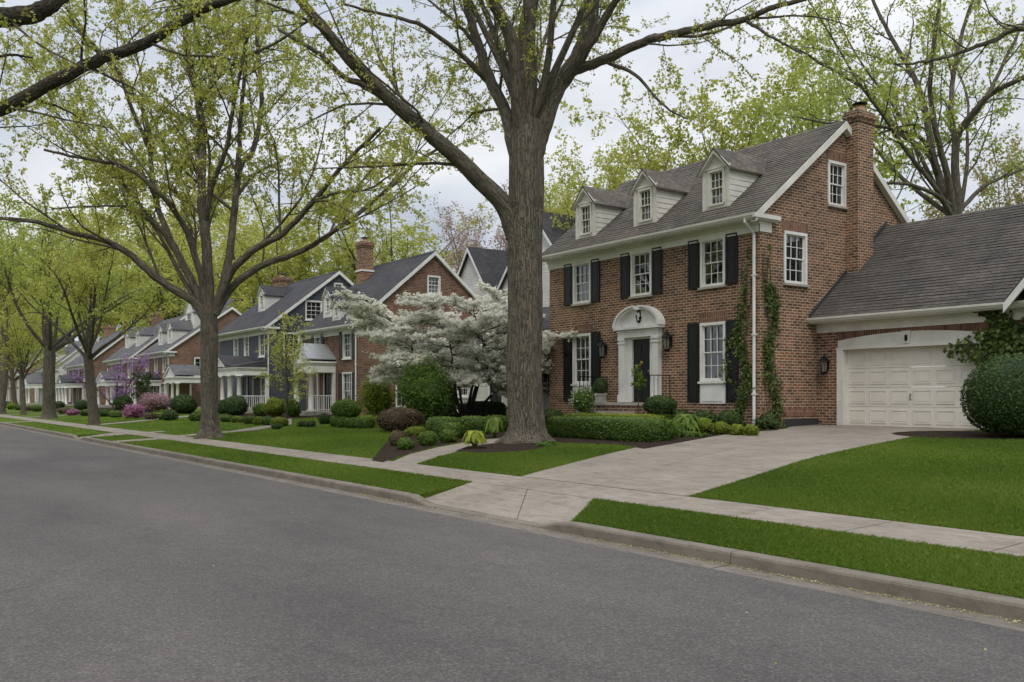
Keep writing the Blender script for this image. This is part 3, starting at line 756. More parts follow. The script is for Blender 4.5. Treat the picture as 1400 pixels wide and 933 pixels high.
def portico(X0, X1, Yf, Yw, z0, zc, ze, zp, parent, roofmat='shingle_dark', pediment=None, cols=(0, 1), rail=True, flatroof=None, zg0=.6, trim='white', r=.13, step=True):
    "columns at z0..zc, entablature zc..ze, pediment or hipped roof to zp; Yf = front, Yw = house wall"
    mb = MB(); mb.box(X0-.12, X1+.12, Yf-.12, Yw, zc, ze); mb.box(X0-.22, X1+.22, Yf-.22, Yw, ze, ze+.09)
    mb.box(X0-.16, X1+.16, Yf-.16, Yw, ze-.10, ze-.001)
    o = mb.build('porch', M[trim], parent)
    p0, p1 = pediment if pediment else (X0-.2, X1+.2)
    rf = MB(); xc = .5*(p0+p1); zb = ze+.09
    t = MB()
    t.prism([(p0+.06, Yf-.15, zb), (p1-.06, Yf-.15, zb), (xc, Yf-.15, zp-.1)], (0, .1, 0))
    for sx, xe in ((-1, p0), (1, p1)):
        t.prism([(xe-sx*.02, Yf-.26, zb+.06), (xc, Yf-.26, zp), (xc, Yf-.26, zp-.14), (xe-sx*.24, Yf-.26, zb+.0)], (0, .12, 0))
    if flatroof is None:
        if pediment:                       # shed roof over the whole porch plus the little gable
            rf.prism([(X0-.25, Yf-.25, zb+.003), (X0-.25, Yw-.002, zb+.003), (X0-.25, Yw-.002, zb+.62*(zp-zb)), (X0-.25, Yf-.25, zb+.06)], (X1-X0+.5, 0, 0))
        yb = Yw
        for sx, xe in ((-1, p0), (1, p1)):
            rf.prism([(xe, Yf-.29, zb+.09), (xc, Yf-.29, zp+.04), (xc, yb, zp+.04), (xe, yb, zb+.09)], (0, 0, .05))
    else:
        for sx, xe in ((-1, p0), (1, p1)):
            rf.prism([(xe, Yf-.29, zb+.09), (xc, Yf-.29, zp+.04), (xc, Yw, zp+.04), (xe, Yw, zb+.09)], (0, 0, .05))
    t.build('pediment', M[trim], o); rf.build('porch_roof', M[roofmat], o)
    for f in cols:
        x = X0+(X1-X0)*f; column_mb(x, Yf, z0, zc, r).build('column', M[trim], o, True)
    for x in (X0, X1):
        b = MB(); b.box(x-.1, x+.1, Yw-.12, Yw-.002, z0, zc); b.build('pilaster', M[trim], o)
    fl = MB(); fl.box(X0-.25, X1+.25, Yf-.25, Yw, zg0-.2, z0)
    if step:
        xm = .5*(p0+p1)
        for k in range(2): fl.box(xm-.8, xm+.8, Yf-.25-.3*(k+1), Yf-.25-.3*k, zg0-.2, z0-.17*(k+1))
    fl.build('porch_floor', M['stone'], o)
    if rail:
        railing([(X1, Yf, 0), (X1, Yw, 0)], z0, z0+.85, o, 'white', .12, .018, .03)
        if rail == 2: railing([(X0, Yf, 0), (.5*(p0+p1)-.7, Yf, 0)], z0, z0+.85, o, 'white', .12, .018, .03); railing([(.5*(p0+p1)+.7, Yf, 0), (X1, Yf, 0)], z0, z0+.85, o, 'white', .12, .018, .03)
    return o
def entry_door(F, u0, u1, z0, z1, parent, mat='black', casing=.14, trim='white'):
    mb = MB(); F.box(mb, u0, u1, z0, z1, -.09, -.04); w = u1-u0
    for a, b in ((.08, .40), (.46, .68), (.74, .93)):
        for c, d in ((.12, .46), (.54, .88)):
            F.box(mb, u0+w*c, u0+w*d, z0+(z1-z0)*a, z0+(z1-z0)*b, -.04, -.025)
    o = mb.build('door', M[mat], parent)
    h = MB(); q = F.p(u1-.08, z0+1.0, 0); h.tube([F.p(u1-.09, z0+1.0, -.04), F.p(u1-.09, z0+1.0, .0)], .03, 8); h.build('handle', M['brass'], o)
    f = MB(); F.box(f, u0-casing, u0, z0, z1, -.1, .03); F.box(f, u1, u1+casing, z0, z1, -.1, .03); F.box(f, u0-casing, u1+casing, z1, z1+casing, -.1, .032); f.build('door_frame', M[trim], o)
    return o
def lantern(F, u, z, parent, s=1.0):
    mb = MB(); c = np.array(F.p(u, z, .16*s)); w = .085*s
    F.box(mb, u-.05*s, u+.05*s, z-.12*s, z+.14*s, .001, .02)
    mb.tube([F.p(u, z+.05*s, .02), F.p(u, z+.22*s, .07*s), F.p(u, z+.30*s, .16*s)], .013*s, 6)
    for dx in (-1, 1):
        for dy in (-1, 1):
            mb.tube([(c[0]+dx*w*.7, c[1]+dy*w*.7, z-.20*s), (c[0]+dx*w*1.1, c[1]+dy*w*1.1, z+.13*s)], .011*s, 5)
    mb.lathe((c[0], c[1]), [(.07*s, z-.25*s), (.09*s, z-.20*s), (.085*s, z-.18*s)], 8)
    mb.lathe((c[0], c[1]), [(.165*s, z+.13*s), (.13*s, z+.19*s), (.05*s, z+.25*s), (.025*s, z+.32*s), (.01*s, z+.36*s)], 8)
    o = mb.build('lantern', M['iron'], parent)
    g = MB(); g.lathe((c[0], c[1]), [(.055*s, z-.18*s), (.09*s, z+.125*s)], 6); g.build('lantern_glass', M['lamp_glass'], o)
    return o

def simple_house(name, label, X0, X1, Y0, dep, zb, ze, zr, wallm, roofm, fw, sw, doors=(), dorm=(), chim=None, group='houses along the street', clap=None, trim='white', shut='black', spout=True, frontm=None, ridge=.5, see=False):
    yr = Y0+dep*ridge; Y1 = Y0+dep
    h = thing(name, ((X0+X1)/2, Y0, zb), label, 'house', group)
    g = .17; F = front(Y0); S = side(X1)
    zt = ze-.02
    fh = [(x-w/2, x+w/2, z-hh/2, z+hh/2) for x, z, w, hh, s in fw] + [(x-w/2, x+w/2, z0, z1) for x, w, z0, z1 in doors]
    sh = [(y-w/2, y+w/2, z-hh/2, z+hh/2) for y, z, w, hh in sw]
    s = (zr-ze)/(yr-Y0)
    pent = [(Y0, zb-.4), (Y1, zb-.4), (Y1, ze-.05), (yr, zr-.1), (Y0, ze-.05)]
    mb = MB(); wall(mb, F, [(X0, zb-.4), (X1, zb-.4), (X1, ze-.05), (X0, ze-.05)], fh)
    if frontm or not clap: pass
    mb2 = mb
    wall(mb2, S, pent, sh); wall(mb2, Fr((X0, 0, 0), (0, 1, 0), (-1, 0, 0)), pent)
    wall(mb2, Fr((0, Y1, 0), (1, 0, 0), (0, 1, 0)), [(X0, zb-.4), (X1, zb-.4), (X1, ze-.05), (X0, ze-.05)])
    if clap:
        clapboard(mb2, S, pent, clap, sh); clapboard(mb2, F, [(X0, zb-.4), (X1, zb-.4), (X1, ze-.05), (X0, ze-.05)], clap, fh)
    mb.build('wall', M[wallm], h)
    gable_roof(X0, X1, Y0, Y1, ze, yr, zr, h, roofm, trim)
    cornice(X0, X1, Y0, ze-.42*s-.12, .30, .42, h, trim)
    for x, z, w, hh, sht in fw:
        window(F, x-w/2, x+w/2, z-hh/2, z+hh/2, h, trim, see=see)
        if sht:
            for a, b in ((x-w/2-.09-sht, x-w/2-.06), (x+w/2+.06, x+w/2+.09+sht)): shutter(F, a, b, z-hh/2, z+hh/2, h, shut)
    for y, z, w, hh in sw: window(S, y-w/2, y+w/2, z-hh/2, z+hh/2, h, trim, see=see)
    for x, w, z0, z1 in doors: entry_door(F, x-w/2, x+w/2, z0, z1, h, trim=trim)
    zf = lambda y: ze+(y-Y0)*s
    for xc, w, yf, hw in dorm:
        z0 = zf(yf); dormer(xc, w, yf, zf, s, z0+hw, z0+hw+w*.52, h, roofm, 'siding_white', trim, (w*.55, hw*.72))
    if chim:
        for c in (chim if isinstance(chim, list) else [chim]): chimney(*c[:6], h, c[6] if len(c) > 6 else 'brick_far', 1, band=c[7] if len(c) > 7 else None)
    if spout: downspout(X1-.12, Y0, zb, ze-.42*s-.10, .42, h, trim)
    return h, F, S, zf, s

def build_main_house():
    X0, X1, Y0, yr, Y1 = -27.3, -17.46, 20.9, 24.65, 28.4
    zb = .70; ze = 7.12; zr = 10.08; s = (zr-ze)/(yr-Y0)
    h = thing('brick_house', ((X0+X1)/2, Y0, zb), 'red brick colonial house with black shutters, arched white doorway and three dormers', 'house', 'houses along the street')
    F = front(Y0); S = side(X1)
    UP = [-25.4, -22.35, -19.24]
    wu = [(x-.46, x+.46, 4.95, 6.36) for x in UP]; wl = [(x-.47, x+.47, 2.10, 3.82) for x in (-25.4, -19.24)]
    door = (-22.95, -21.75, 1.45, 3.62)
    sw = [(21.96, 22.94, 4.95, 6.42), (24.02, 24.84, 7.48, 8.78)]
    mb = MB()
    wall(mb, F, [(X0, zb-.5), (X1, zb-.5), (X1, 6.9), (X0, 6.9)], wu+wl+[door])
    pent = [(Y0, zb-.5), (Y1, zb-.5), (Y1, ze-.05), (yr, zr-.1), (Y0, ze-.05)]
    wall(mb, S, pent, sw); wall(mb, Fr((X0, 0, 0), (0, 1, 0), (-1, 0, 0)), pent); wall(mb, Fr((0, Y1, 0), (1, 0, 0), (0, 1, 0)), [(X0, zb-.5), (X1, zb-.5), (X1, 6.9), (X0, 6.9)])
    mb.build('wall', M['brick'], h)
    # plaster inside, so that the rooms behind the panes are rooms
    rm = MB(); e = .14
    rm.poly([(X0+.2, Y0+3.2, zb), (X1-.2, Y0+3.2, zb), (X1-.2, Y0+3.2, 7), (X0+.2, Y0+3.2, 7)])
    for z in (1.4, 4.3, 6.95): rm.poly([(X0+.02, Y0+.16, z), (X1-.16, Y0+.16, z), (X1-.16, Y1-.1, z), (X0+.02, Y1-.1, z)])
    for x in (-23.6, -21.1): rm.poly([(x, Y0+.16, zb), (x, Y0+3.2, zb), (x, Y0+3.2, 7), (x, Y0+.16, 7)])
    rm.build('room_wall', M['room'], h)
    for fr_, q in [(F, a) for a in wl] + [(S, a) for a in sw]:
        lt = MB(); fr_.box(lt, q[0]-.10, q[1]+.10, q[3]+.045, q[3]+.33, .0, .008); lt.build('brick_lintel', M['soldier'], h)
    lt = MB(); S.box(lt, 20.92, 23.4, 1.05, 1.28, 0, .012); lt.build('brick_course', M['soldier'], h)
    gable_roof(X0, X1, Y0, Y1, ze, yr, zr, h, 'shingle', 'trim', courses=True)
    cornice(X0, X1, Y0, 6.66, .33, .42, h, 'trim', .62)
    downspout(-17.62, Y0, zb, 6.68, .42, h, 'white', .045)
    for a in wu:
        window(F, *a, h, 'white', 3, 2, True, curtain=.16, sill='stone')
        shutter(F, a[0]-.52, a[0]-.08, a[2], a[3]+.05, h); shutter(F, a[1]+.08, a[1]+.52, a[2], a[3]+.05, h)
    for a in wl:
        window(F, *a, h, 'white', 3, 2, True, curtain=.22, sill=True, panel=1.42)
        shutter(F, a[0]-.54, a[0]-.08, 1.50, a[3]+.05, h); shutter(F, a[1]+.08, a[1]+.54, 1.50, a[3]+.05, h)
    for a in sw: window(S, *a, h, 'white', 3, 2, True, curtain=.14, sill='stone')
    zf = lambda y: ze+(y-Y0)*s
    for x in (-25.5, -22.43, -19.33):
        dormer(x, 1.06, 21.15, zf, s, 8.52, 9.10, h, 'shingle', 'siding', 'trim', (.60, 1.04), False, 3, 2, .17)
    chimney(-17.458, -17.04, 24.90, 25.70, .3, 10.42, h, 'brick', 1)
    # ---- the doorway: pilasters, entablature, arched broken pediment
    xd = -22.35
    entry_door(F, xd-.42, xd+.42, 1.47, 3.52, h, 'black', .06)
    sr = MB()
    F.box(sr, xd-.94, xd-.48, 1.45, 3.62, .001, .05); F.box(sr, xd+.48, xd+.94, 1.45, 3.62, .001, .05)
    for sx in (-1, 1):
        a = xd+sx*.80
        F.box(sr, a-.135, a+.135, 1.45, 3.58, .05, .17); F.box(sr, a-.165, a+.165, 1.45, 1.70, .05, .20); F.box(sr, a-.165, a+.165, 3.38, 3.44, .05, .195); F.box(sr, a-.16, a+.16, 3.50, 3.58, .05, .205)
        b = xd+sx*.575; F.box(sr, b-.045, b+.045, 1.62, 2.45, .05, .065); F.box(sr, b-.045, b+.045, 2.55, 3.40, .05, .065)
        for k in range(3): F.box(sr, a-.09+k*.07, a-.05+k*.07, 1.80, 3.30, .17, .178)
    F.box(sr, xd-.96, xd+.96, 3.58, 3.84, .001, .19); F.box(sr, xd-1.0, xd+1.0, 3.76, 3.80, .19, .21)
    F.box(sr, xd-1.08, xd+1.08, 3.84, 3.92, .001, .29); F.box(sr, xd-.60, xd+.60, 3.56, 3.62, -.02, .10)
    n = 26; Rr = 1.07; kz = .63
    arc = lambda r, t: (xd+r*math.cos(t), 3.92+r*kz*math.sin(t))
    t0 = np.linspace(PI, 0, n+1)
    sr.prism([F.p(*arc(Rr-.10, t), .001) for t in t0], F.n*.10)
    for ra, rb, d in ((Rr-.05, Rr+.04, .30), (Rr-.15, Rr-.05, .24), (Rr-.20, Rr-.15, .17)):
        for i in range(n):
            if i in (12, 13) and ra > Rr-.18: continue        # broken at the crown
            a, b = t0[i], t0[i+1]
            sr.prism([F.p(*arc(ra, a), .001), F.p(*arc(rb, a), .001), F.p(*arc(rb, b), .001), F.p(*arc(ra, b), .001)], F.n*d)
    sr.build('door_surround', M['white'], h)
    em = MB(); c = F.p(xd, 4.26, .10)
    em.tube([F.p(xd+.13*math.sin(t)*(.55 if t < 2.6 else 1), 4.27+.19*math.cos(t), .12) for t in np.linspace(-.35, 4.9, 22)], [.026+.014*math.sin(i*.6) for i in range(22)], 7)
    em.tube([F.p(xd+.02, 4.20, .12), F.p(xd+.09, 4.22, .14), F.p(xd+.07, 4.14, .12)], [.03, .045, .02], 7)
    em.tube([F.p(xd-.02, 4.47, .13), F.p(xd-.09, 4.40, .12)], [.03, .02], 6)
    em.build('crest', M['iron'], h, True)
    kn = MB(); F.box(kn, xd-.05, xd+.05, 2.72, 2.80, -.025, 0); kn.tube([F.p(xd+.05*math.cos(t), 2.70+.06*math.sin(t), .005) for t in np.linspace(0, 2*PI, 13)], .010, 5); kn.build('door_knocker', M['brass'], h)
    lantern(F, -24.12, 3.22, h, 1.15); lantern(F, -21.0, 3.34, h, 1.15)
    # ---- stoop
    st = MB(); st.box(-24.0, -20.9, Y0-1.35, Y0-.002, .1, 1.36); st.box(-23.6, -21.2, Y0-1.68, Y0-1.352, .1, 1.10); st.box(-23.6, -21.2, Y0-2.0, Y0-1.682, .1, .86)
    so = st.build('stoop', M['brick'], h)
    sl = MB(); sl.box(-24.04, -20.86, Y0-1.39, Y0-.003, 1.362, 1.44); sl.box(-23.63, -21.17, Y0-1.72, Y0-1.392, 1.102, 1.16); sl.box(-23.63, -21.17, Y0-2.04, Y0-1.722, .862, .92); sl.build('stone_tread', M['stone'], so)
    railing([(-20.95, Y0-.1, 0), (-20.95, Y0-1.3, 0)], 1.44, 2.30, h, 'iron', .16, .009, .015)
    railing([(-23.95, Y0-.1, 0), (-23.95, Y0-1.3, 0)], 1.44, 2.30, h, 'iron', .16, .009, .015)
    vb = MB(); vb.box(X1+.001, X1+.05, 21.9, 23.49, .60, .98); vb.build('base_flashing', M['dark'], h)
    # ---- white side wing on the left
    wg = MB(); wx0, wx1, wy = -31.2, X0-.002, 21.8
    Fw = front(wy); hole = (-29.3, -28.35, 1.75, 3.35)
    out = [(wx0, zb-.4), (wx1, zb-.4), (wx1, 4.05), (wx0, 4.05)]
    wall(wg, Fw, out, [hole]); clapboard(wg, Fw, out, .15, [hole]); wg.box(wx0, wx0+.05, wy+.01, 26, zb-.4, 4.05)
    wo = wg.build('side_wing', M['siding_white'], h)
    r2 = MB(); r2.prism([(wx0-.15, wy-.35, 4.15), (wx1, wy-.35, 4.15), (wx1, wy+2.6, 5.6), (wx0-.15, wy+2.6, 5.6)], (0, 0, .09)); r2.box(wx0, wx1, wy+2.5, 26, 5.3, 5.5); r2.build('wing_roof', M['shingle_dark'], wo)
    t2 = MB(); t2.box(wx0-.15, wx1, wy-.45, wy-.02, 3.98, 4.16); t2.box(wx0, wx1, wy-.06, wy-.022, 3.7, 3.978); t2.build('wing_trim', M['white'], wo)
    window(Fw, *hole, h, 'white', 3, 2, False, panel=1.2)
    # ---- garage wing
    gy = 23.5; gx1 = -8.6; Fg = front(gy); gd = (-16.68, -12.40, .60, 3.10)
    gw = MB(); wall(gw, Fg, [(X1+.002, .3), (gx1, .3), (gx1, 4.0), (X1+.002, 4.0)], [gd], .28)
    zge = 4.30; gyr = 27.0; zgr = 7.12; gY1 = 30.5
    pentg = [(gy, .3), (gY1, .3), (gY1, zge-.1), (gyr, zgr-.1), (gy, zge-.1)]
    wall(gw, side(gx1), pentg); gw.poly([(X1+.01, gY1, .3), (gx1, gY1, .3), (gx1, gY1, 4), (X1+.01, gY1, 4)])
    gw.build('garage_wall', M['brick'], h)
    # segmental soldier arch over the door
    ar = MB(); n = 60; xm = .5*(gd[0]+gd[1]); hw = .5*(gd[1]-gd[0])+.12
    arch = lambda u: 3.26+.17*(1-((u-xm)/hw)**2)
    us = np.linspace(gd[0]-.10, gd[1]+.10, n+1)
    for i in range(n):
        a, b = us[i]+.005, us[i+1]-.005
        ar.prism([Fg.p(a, arch(a), .001), Fg.p(b, arch(b), .001), Fg.p(b, arch(b)+.30, .001), Fg.p(a, arch(a)+.30, .001)], Fg.n*.014)
    ar.build('brick_arch', M['soldier'], h)
    hd = MB()
    us = np.linspace(gd[0]-.06, gd[1]+.06, 25)
    pts = [Fg.p(u, arch(u)-.004, .002) for u in us] + [Fg.p(gd[1]+.06, 3.04, .002), Fg.p(gd[0]-.06, 3.04, .002)]
    hd.prism(pts, Fg.n*.028)
    Fg.box(hd, gd[0]-.08, gd[0]+.13, .55, 3.04, -.26, .05); Fg.box(hd, gd[1]-.13, gd[1]+.08, .55, 3.04, -.26, .05); Fg.box(hd, gd[0]-.10, gd[1]+.10, 3.0, 3.06, -.26, .06)
    kz0, kz1 = 3.10, arch(xm)+.01
    hd.prism([Fg.p(xm-.09, kz0, .03), Fg.p(xm+.09, kz0, .03), Fg.p(xm+.13, kz1, .03), Fg.p(xm-.13, kz1, .03)], Fg.n*.04)
    Fg.box(hd, gd[0]-.02, gd[0]+.10, 3.10, 3.24, .03, .05)
    ho = hd.build('garage_door_frame', M['trim'], h)
    km = MB(); km.lathe(Fg.p(xm, 0, .07)[:2], [(.02, 3.15), (.045, 3.18), (.045, 3.30), (.02, 3.33)], 8); km.build('keystone_emblem', M['iron'], ho)
    dd = MB(); u0, u1 = gd[0]+.13, gd[1]-.13; z0, z1 = .79, 3.0; D = -.17
    for r_ in range(4):
        a, b = z0+(z1-z0)*r_/4+.004, z0+(z1-z0)*(r_+1)/4-.004
        Fg.box(dd, u0, u1, a, b, D-.04, D)
        for c_ in range(6):
            p0, p1 = u0+(u1-u0)*c_/6+.075, u0+(u1-u0)*(c_+1)/6-.075; q0, q1 = a+.085, b-.085
            for (i0, i1, j0, j1) in ((p0, p1, q1-.022, q1), (p0, p1, q0, q0+.022), (p0, p0+.022, q0+.022, q1-.022), (p1-.022, p1, q0+.022, q1-.022)):
                Fg.box(dd, i0, i1, j0, j1, D, D+.015)
            dd.prism([Fg.p(p0+.06, q0+.06, D), Fg.p(p1-.06, q0+.06, D), Fg.p(p1-.06, q1-.06, D), Fg.p(p0+.06, q1-.06, D)], Fg.n*.010)
    go = dd.build('garage_door', M['garage_door'], h)
    hh = MB(); hx = .5*(u0+u1); hh.tube([Fg.p(hx, 1.55, D), Fg.p(hx, 1.55, D+.05), Fg.p(hx, 1.70, D+.05), Fg.p(hx, 1.70, D)], .012, 6); hh.build('handle', M['iron'], go)
    sg = MB(); sg.prism([(X1+.012, gy-.42, zge-.42*(zgr-zge)/(gyr-gy)), (X1+.012, gyr, zgr), (X1+.012, gyr, zgr-.1), (X1+.012, gy-.42, zge-.42*(zgr-zge)/(gyr-gy)-.09)], (gx1-X1+.2, 0, 0))
    sg.prism([(X1+.012, gyr, zgr), (X1+.012, gY1+.4, zge-.3), (X1+.012, gY1+.4, zge-.39), (X1+.012, gyr, zgr-.1)], (gx1-X1+.2, 0, 0))
    shingle_courses(sg, X1+.02, gx1+.2, gy-.42, zge-.42*(zgr-zge)/(gyr-gy), gyr, zgr)
    sg.build('garage_roof', M['shingle_dark2'], h)
    gs = (zgr-zge)/(gyr-gy); zt = zge-.42*gs-.13
    cm = MB(); cm.box(X1+.004, gx1, gy-.05, gy-.002, zt-.30, zt); cm.box(X1+.004, gx1+.18, gy-.42, gy-.051, zt-.03, zt+.0); cm.build('garage_frieze', M['trim'], h)
    gg = MB(); y = gy-.42; prof = [(y+.02, zt+.002), (y-.05, zt+.002), (y-.075, zt+.04), (y-.10, zt+.07), (y-.105, zt+.125), (y-.085, zt+.125), (y-.08, zt+.08), (y+.02, zt+.06)]
    gg.prism([(X1+.004, a, b) for a, b in prof], (gx1-X1+.2, 0, 0)); gg.build('gutter', M['trim'], h)
    fl = MB(); fl.prism([(X1+.015, gy-.42, zge-.36), (X1+.015, gyr, zgr+.03), (X1+.015, gyr, zgr+.16), (X1+.015, gy-.42, zge-.22)], (.03, 0, 0)); fl.build('roof_flashing', M['dark'], h)
    # small pedimented dormer at the far end of the garage roof
    lantern(Fg, -17.1, 2.55, h, 1.0)
    return h
M['shingle_dark2'] = m_shingle('garage_shingle', (.102, .093, .083), .4)
# ------------------------------------------------------------------ ground
def drape(mb, poly, dz):
    ys = sorted({p[1] for p in poly} | {y for y in GY if min(p[1] for p in poly) < y < max(p[1] for p in poly)})
    for y0, y1 in zip(ys[:-1], ys[1:]):
        if y1-y0 < 1e-5: continue
        ym = .5*(y0+y1); xs = []
        for i in range(len(poly)):
            a, b = poly[i], poly[(i+1) % len(poly)]
            if (a[1] <= ym) != (b[1] <= ym):
                g = lambda y: a[0]+(b[0]-a[0])*(y-a[1])/(b[1]-a[1])
                xs.append((g(ym), g(y0), g(y1)))
        xs.sort()
        for p, q in zip(xs[0::2], xs[1::2]):
            z0, z1 = zg(y0+1e-4)+dz, zg(y1-1e-4)+dz
            mb.poly([(p[1], y0, z0), (q[1], y0, z0), (q[2], y1, z1), (p[2], y1, z1)])
def gp(pts): return [G(*p)[:2] for p in pts]
def densify(P, n=5):
    return [tuple(p[:2]) for p in smooth_path([(x, y, 0) for x, y in P], n)]
def path_poly(pts, w):
    P = np.array(pts, float); T = np.gradient(P, axis=0); T /= np.linalg.norm(T, axis=1)[:, None]; N = np.stack([-T[:, 1], T[:, 0]], 1)
    return [tuple(p) for p in P+N*w/2] + [tuple(p) for p in (P-N*w/2)[::-1]]
XL, XR = -420.0, 70.0
g = MB()
for a, b in zip(GP[:-1], GP[1:]):
    if a[0] in (6.80, 6.84): continue
    for x0, x1 in zip([-900, -200, -100, -60, -40, -20, 0, 60], [-200, -100, -60, -40, -20, 0, 60, 300]):
        g.poly([(x0, a[0], a[1]), (x1, a[0], a[1]), (x1, b[0], b[1]), (x0, b[0], b[1])])
tag(g.build('lawn', M['lawn']), kind='structure')
r = MB(); r.poly([(XL-300, -3.25, 0), (XR, -3.25, 0), (XR, 6.51, 0), (XL-300, 6.51, 0)])
tag(r.build('road', M['asphalt']), kind='structure')
r = MB()
x = XL
while x < XR:
    r.poly([(x, 6.51, .003), (x+5.985, 6.51, .003), (x+5.985, 6.76, .012), (x, 6.76, .012)]); r.poly([(x, 6.49, -.01), (x+5.985, 6.49, -.01), (x+5.985, 6.51, .003), (x, 6.51, .003)]); x += 6
tag(r.build('gutter', M['gutter']), kind='structure')
# driveway and aprons: openings of the kerb
OP = [(-12.35, -8.55), (-39.6, -37.4)]
def kerb_h(x):
    h = .135
    for a, b in OP:
        d = min(abs(x-a), abs(x-b))
        if a <= x <= b and d >= .6: return .030
        if a <= x <= b: d = .6-d; h = min(h, .030+.105*(3*(d/.6)**2-2*(d/.6)**3))
    return h
kb = MB()
def kerb_piece(x0, x1, Y, sgn=1):
    n = max(1, int((x1-x0)/.25)) if any(a-.7 < x1 and x0 < b+.7 for a, b in OP) and sgn > 0 else 1
    xs = np.linspace(x0, x1, n+1); vs = []; fs = []
    for x in xs:
        h = kerb_h(x) if sgn > 0 else .135; c = min(.03, h*.5)
        for y, z in ((0, -.05), (.006, h-c), (.016, h-c*.3), (.034, h), (.15, h+.004), (.165, h-.01), (.165, -.05)): vs.append((x, Y+sgn*y, z))
    for i in range(n):
        for k in range(6): fs.append((i*7+k, i*7+k+1, (i+1)*7+k+1, (i+1)*7+k))
    fs += [tuple(range(7)), tuple(range(n*7, n*7+7))]
    kb.add(vs, fs)
xs = []; x = XL
while x < XR:
    xs.append(x); x += 3.0 if x > -60 else 12
for a, b in zip(xs[:-1], xs[1:]): kerb_piece(a+.006, b-.006, 6.75)
tag(kb.build('kerb', M['kerbstone']), kind='structure')
kb = MB()
for a in np.arange(XL, XR, 6): kerb_piece(a, a+5.99, -3.25, -1)
tag(kb.build('kerb', M['kerbstone']), kind='structure')
# sidewalk slabs with open joints
sw = MB(); x = XR
while x > XL:
    w = 1.55 if x > -70 else 6.2
    for y0, y1 in ((8.36, 9.33),): drape(sw, [(x-w+.012, y0), (x, y0), (x, y1), (x-w+.012, y1)], .016)
    x -= w
tag(sw.build('sidewalk', M['concrete']), kind='structure')
jb = MB(); drape(jb, [(XL, 8.35), (XR, 8.35), (XR, 9.335), (XL, 9.335)], .008)
SWJ = tag(jb.build('sidewalk_bedding', M['joint']), kind='structure')
ap = MB()
a0, a1 = OP[0]; ap_poly = [(a0+.02, 6.92), (a1-.02, 6.92), (atY(812, 8.35)[0], 8.35), (atY(646, 8.35)[0], 8.35)]
ap2_poly = [(OP[1][0], 6.92), (OP[1][1], 6.92), (OP[1][1]-.2, 8.35), (OP[1][0]-.2, 8.35)]
xm0 = .48*(ap_poly[0][0]+ap_poly[1][0])+.3; xm1 = .5*(ap_poly[2][0]+ap_poly[3][0])
def ramp(q): ap.poly([(q[0][0], q[0][1], .032), (q[1][0], q[1][1], .032), (q[2][0], q[2][1], .195), (q[3][0], q[3][1], .195)])
ramp([ap_poly[0], (xm0-.008, 6.92), (xm1-.008, 8.345), ap_poly[3]]); ramp([(xm0+.008, 6.92), ap_poly[1], ap_poly[2], (xm1+.008, 8.345)])
ramp(ap2_poly); ub = MB()
for q in (ap_poly, ap2_poly): ub.poly([(q[0][0], 6.90, .02), (q[1][0], 6.90, .02), (q[2][0], 8.36, .182), (q[3][0], 8.36, .182)])
tag(ub.build('apron_bedding', M['joint']), kind='structure')
tag(ap.build('driveway_apron', M['concrete']), kind='structure')
dl = densify([(atY(712, 9.34)[0], 9.34)] + gp([(760, 640), (870, 613), (965, 598), (1066, 588)]) + [(-17.40, 22.2), (-17.42, 23.40)])
dr = densify([(atY(942, 9.34)[0], 9.34)] + gp([(1040, 650), (1120, 625), (1230, 602)]) + [(-12.55, 21.9), (-12.2, 23.40)])
drive_poly = dl + dr[::-1]
dj = MB(); drape(dj, drive_poly, .008); tag(dj.build('driveway_bedding', M['joint']), kind='structure')
dv = MB()
def xat(side, y):
    for a, b in zip(side[:-1], side[1:]):
        if a[1] <= y <= b[1]: return a[0]+(b[0]-a[0])*(y-a[1])/(b[1]-a[1]+1e-9)
    return side[0][0] if y < side[0][1] else side[-1][0]
cuts = [9.35, 12.6, 15.6, 18.7, 21.2, 23.39]
for y0, y1 in zip(cuts[:-1], cuts[1:]):
    for f0, f1 in ((0, .5), (.5, 1)):
        ys = np.linspace(y0+.008, y1-.008, 8); e0 = .006 if f0 else 0; e1 = .006 if f1 < 1 else 0
        L = [(xat(dl, y)*(1-f0)+xat(dr, y)*f0+e0, y) for y in ys]; Rr_ = [(xat(dl, y)*(1-f1)+xat(dr, y)*f1-e1, y) for y in ys]
        drape(dv, L+Rr_[::-1], .016)
dv.poly([(-16.6, 23.40, zg(23.4)+.016), (-12.48, 23.40, zg(23.4)+.016), (-12.48, 23.8, .80), (-16.6, 23.8, .80)])
tag(dv.build('driveway', M['concrete']), kind='structure')
# walks and planting beds
# the verge between kerb and sidewalk, cut away where the aprons ramp down to the road
vg = MB()
def verge(L, Rr_):
    drape(vg, [(L[0], 6.841), (Rr_[0], 6.841), (Rr_[1], 8.36), (L[1], 8.36)], 0)
    for (xa, xb) in ((L[0], L[1]), (Rr_[0], Rr_[1])):
        vg.poly([(xa, 6.84, .12), (xb, 8.36, .18), (xb, 8.36, -.05), (xa, 6.84, -.05)])
    vg.poly([(L[0], 6.841, .12), (Rr_[0], 6.841, .12), (Rr_[0], 6.841, -.05), (L[0], 6.841, -.05)])
verge((-900, -900), (ap2_poly[0][0], ap2_poly[3][0])); verge((ap2_poly[1][0], ap2_poly[2][0]), (ap_poly[0][0], ap_poly[3][0])); verge((ap_poly[1][0], ap_poly[2][0]), (300, 300))
tag(vg.build('verge', M['lawn']), kind='structure')
walk_main = gp([(524, 633), (560, 622), (600, 612), (640, 605), (690, 598), (708, 603), (665, 609), (635, 616), (600, 625), (568, 636)])
walk_main[0] = (walk_main[0][0], 9.34); walk_main[-1] = (walk_main[-1][0], 9.34)
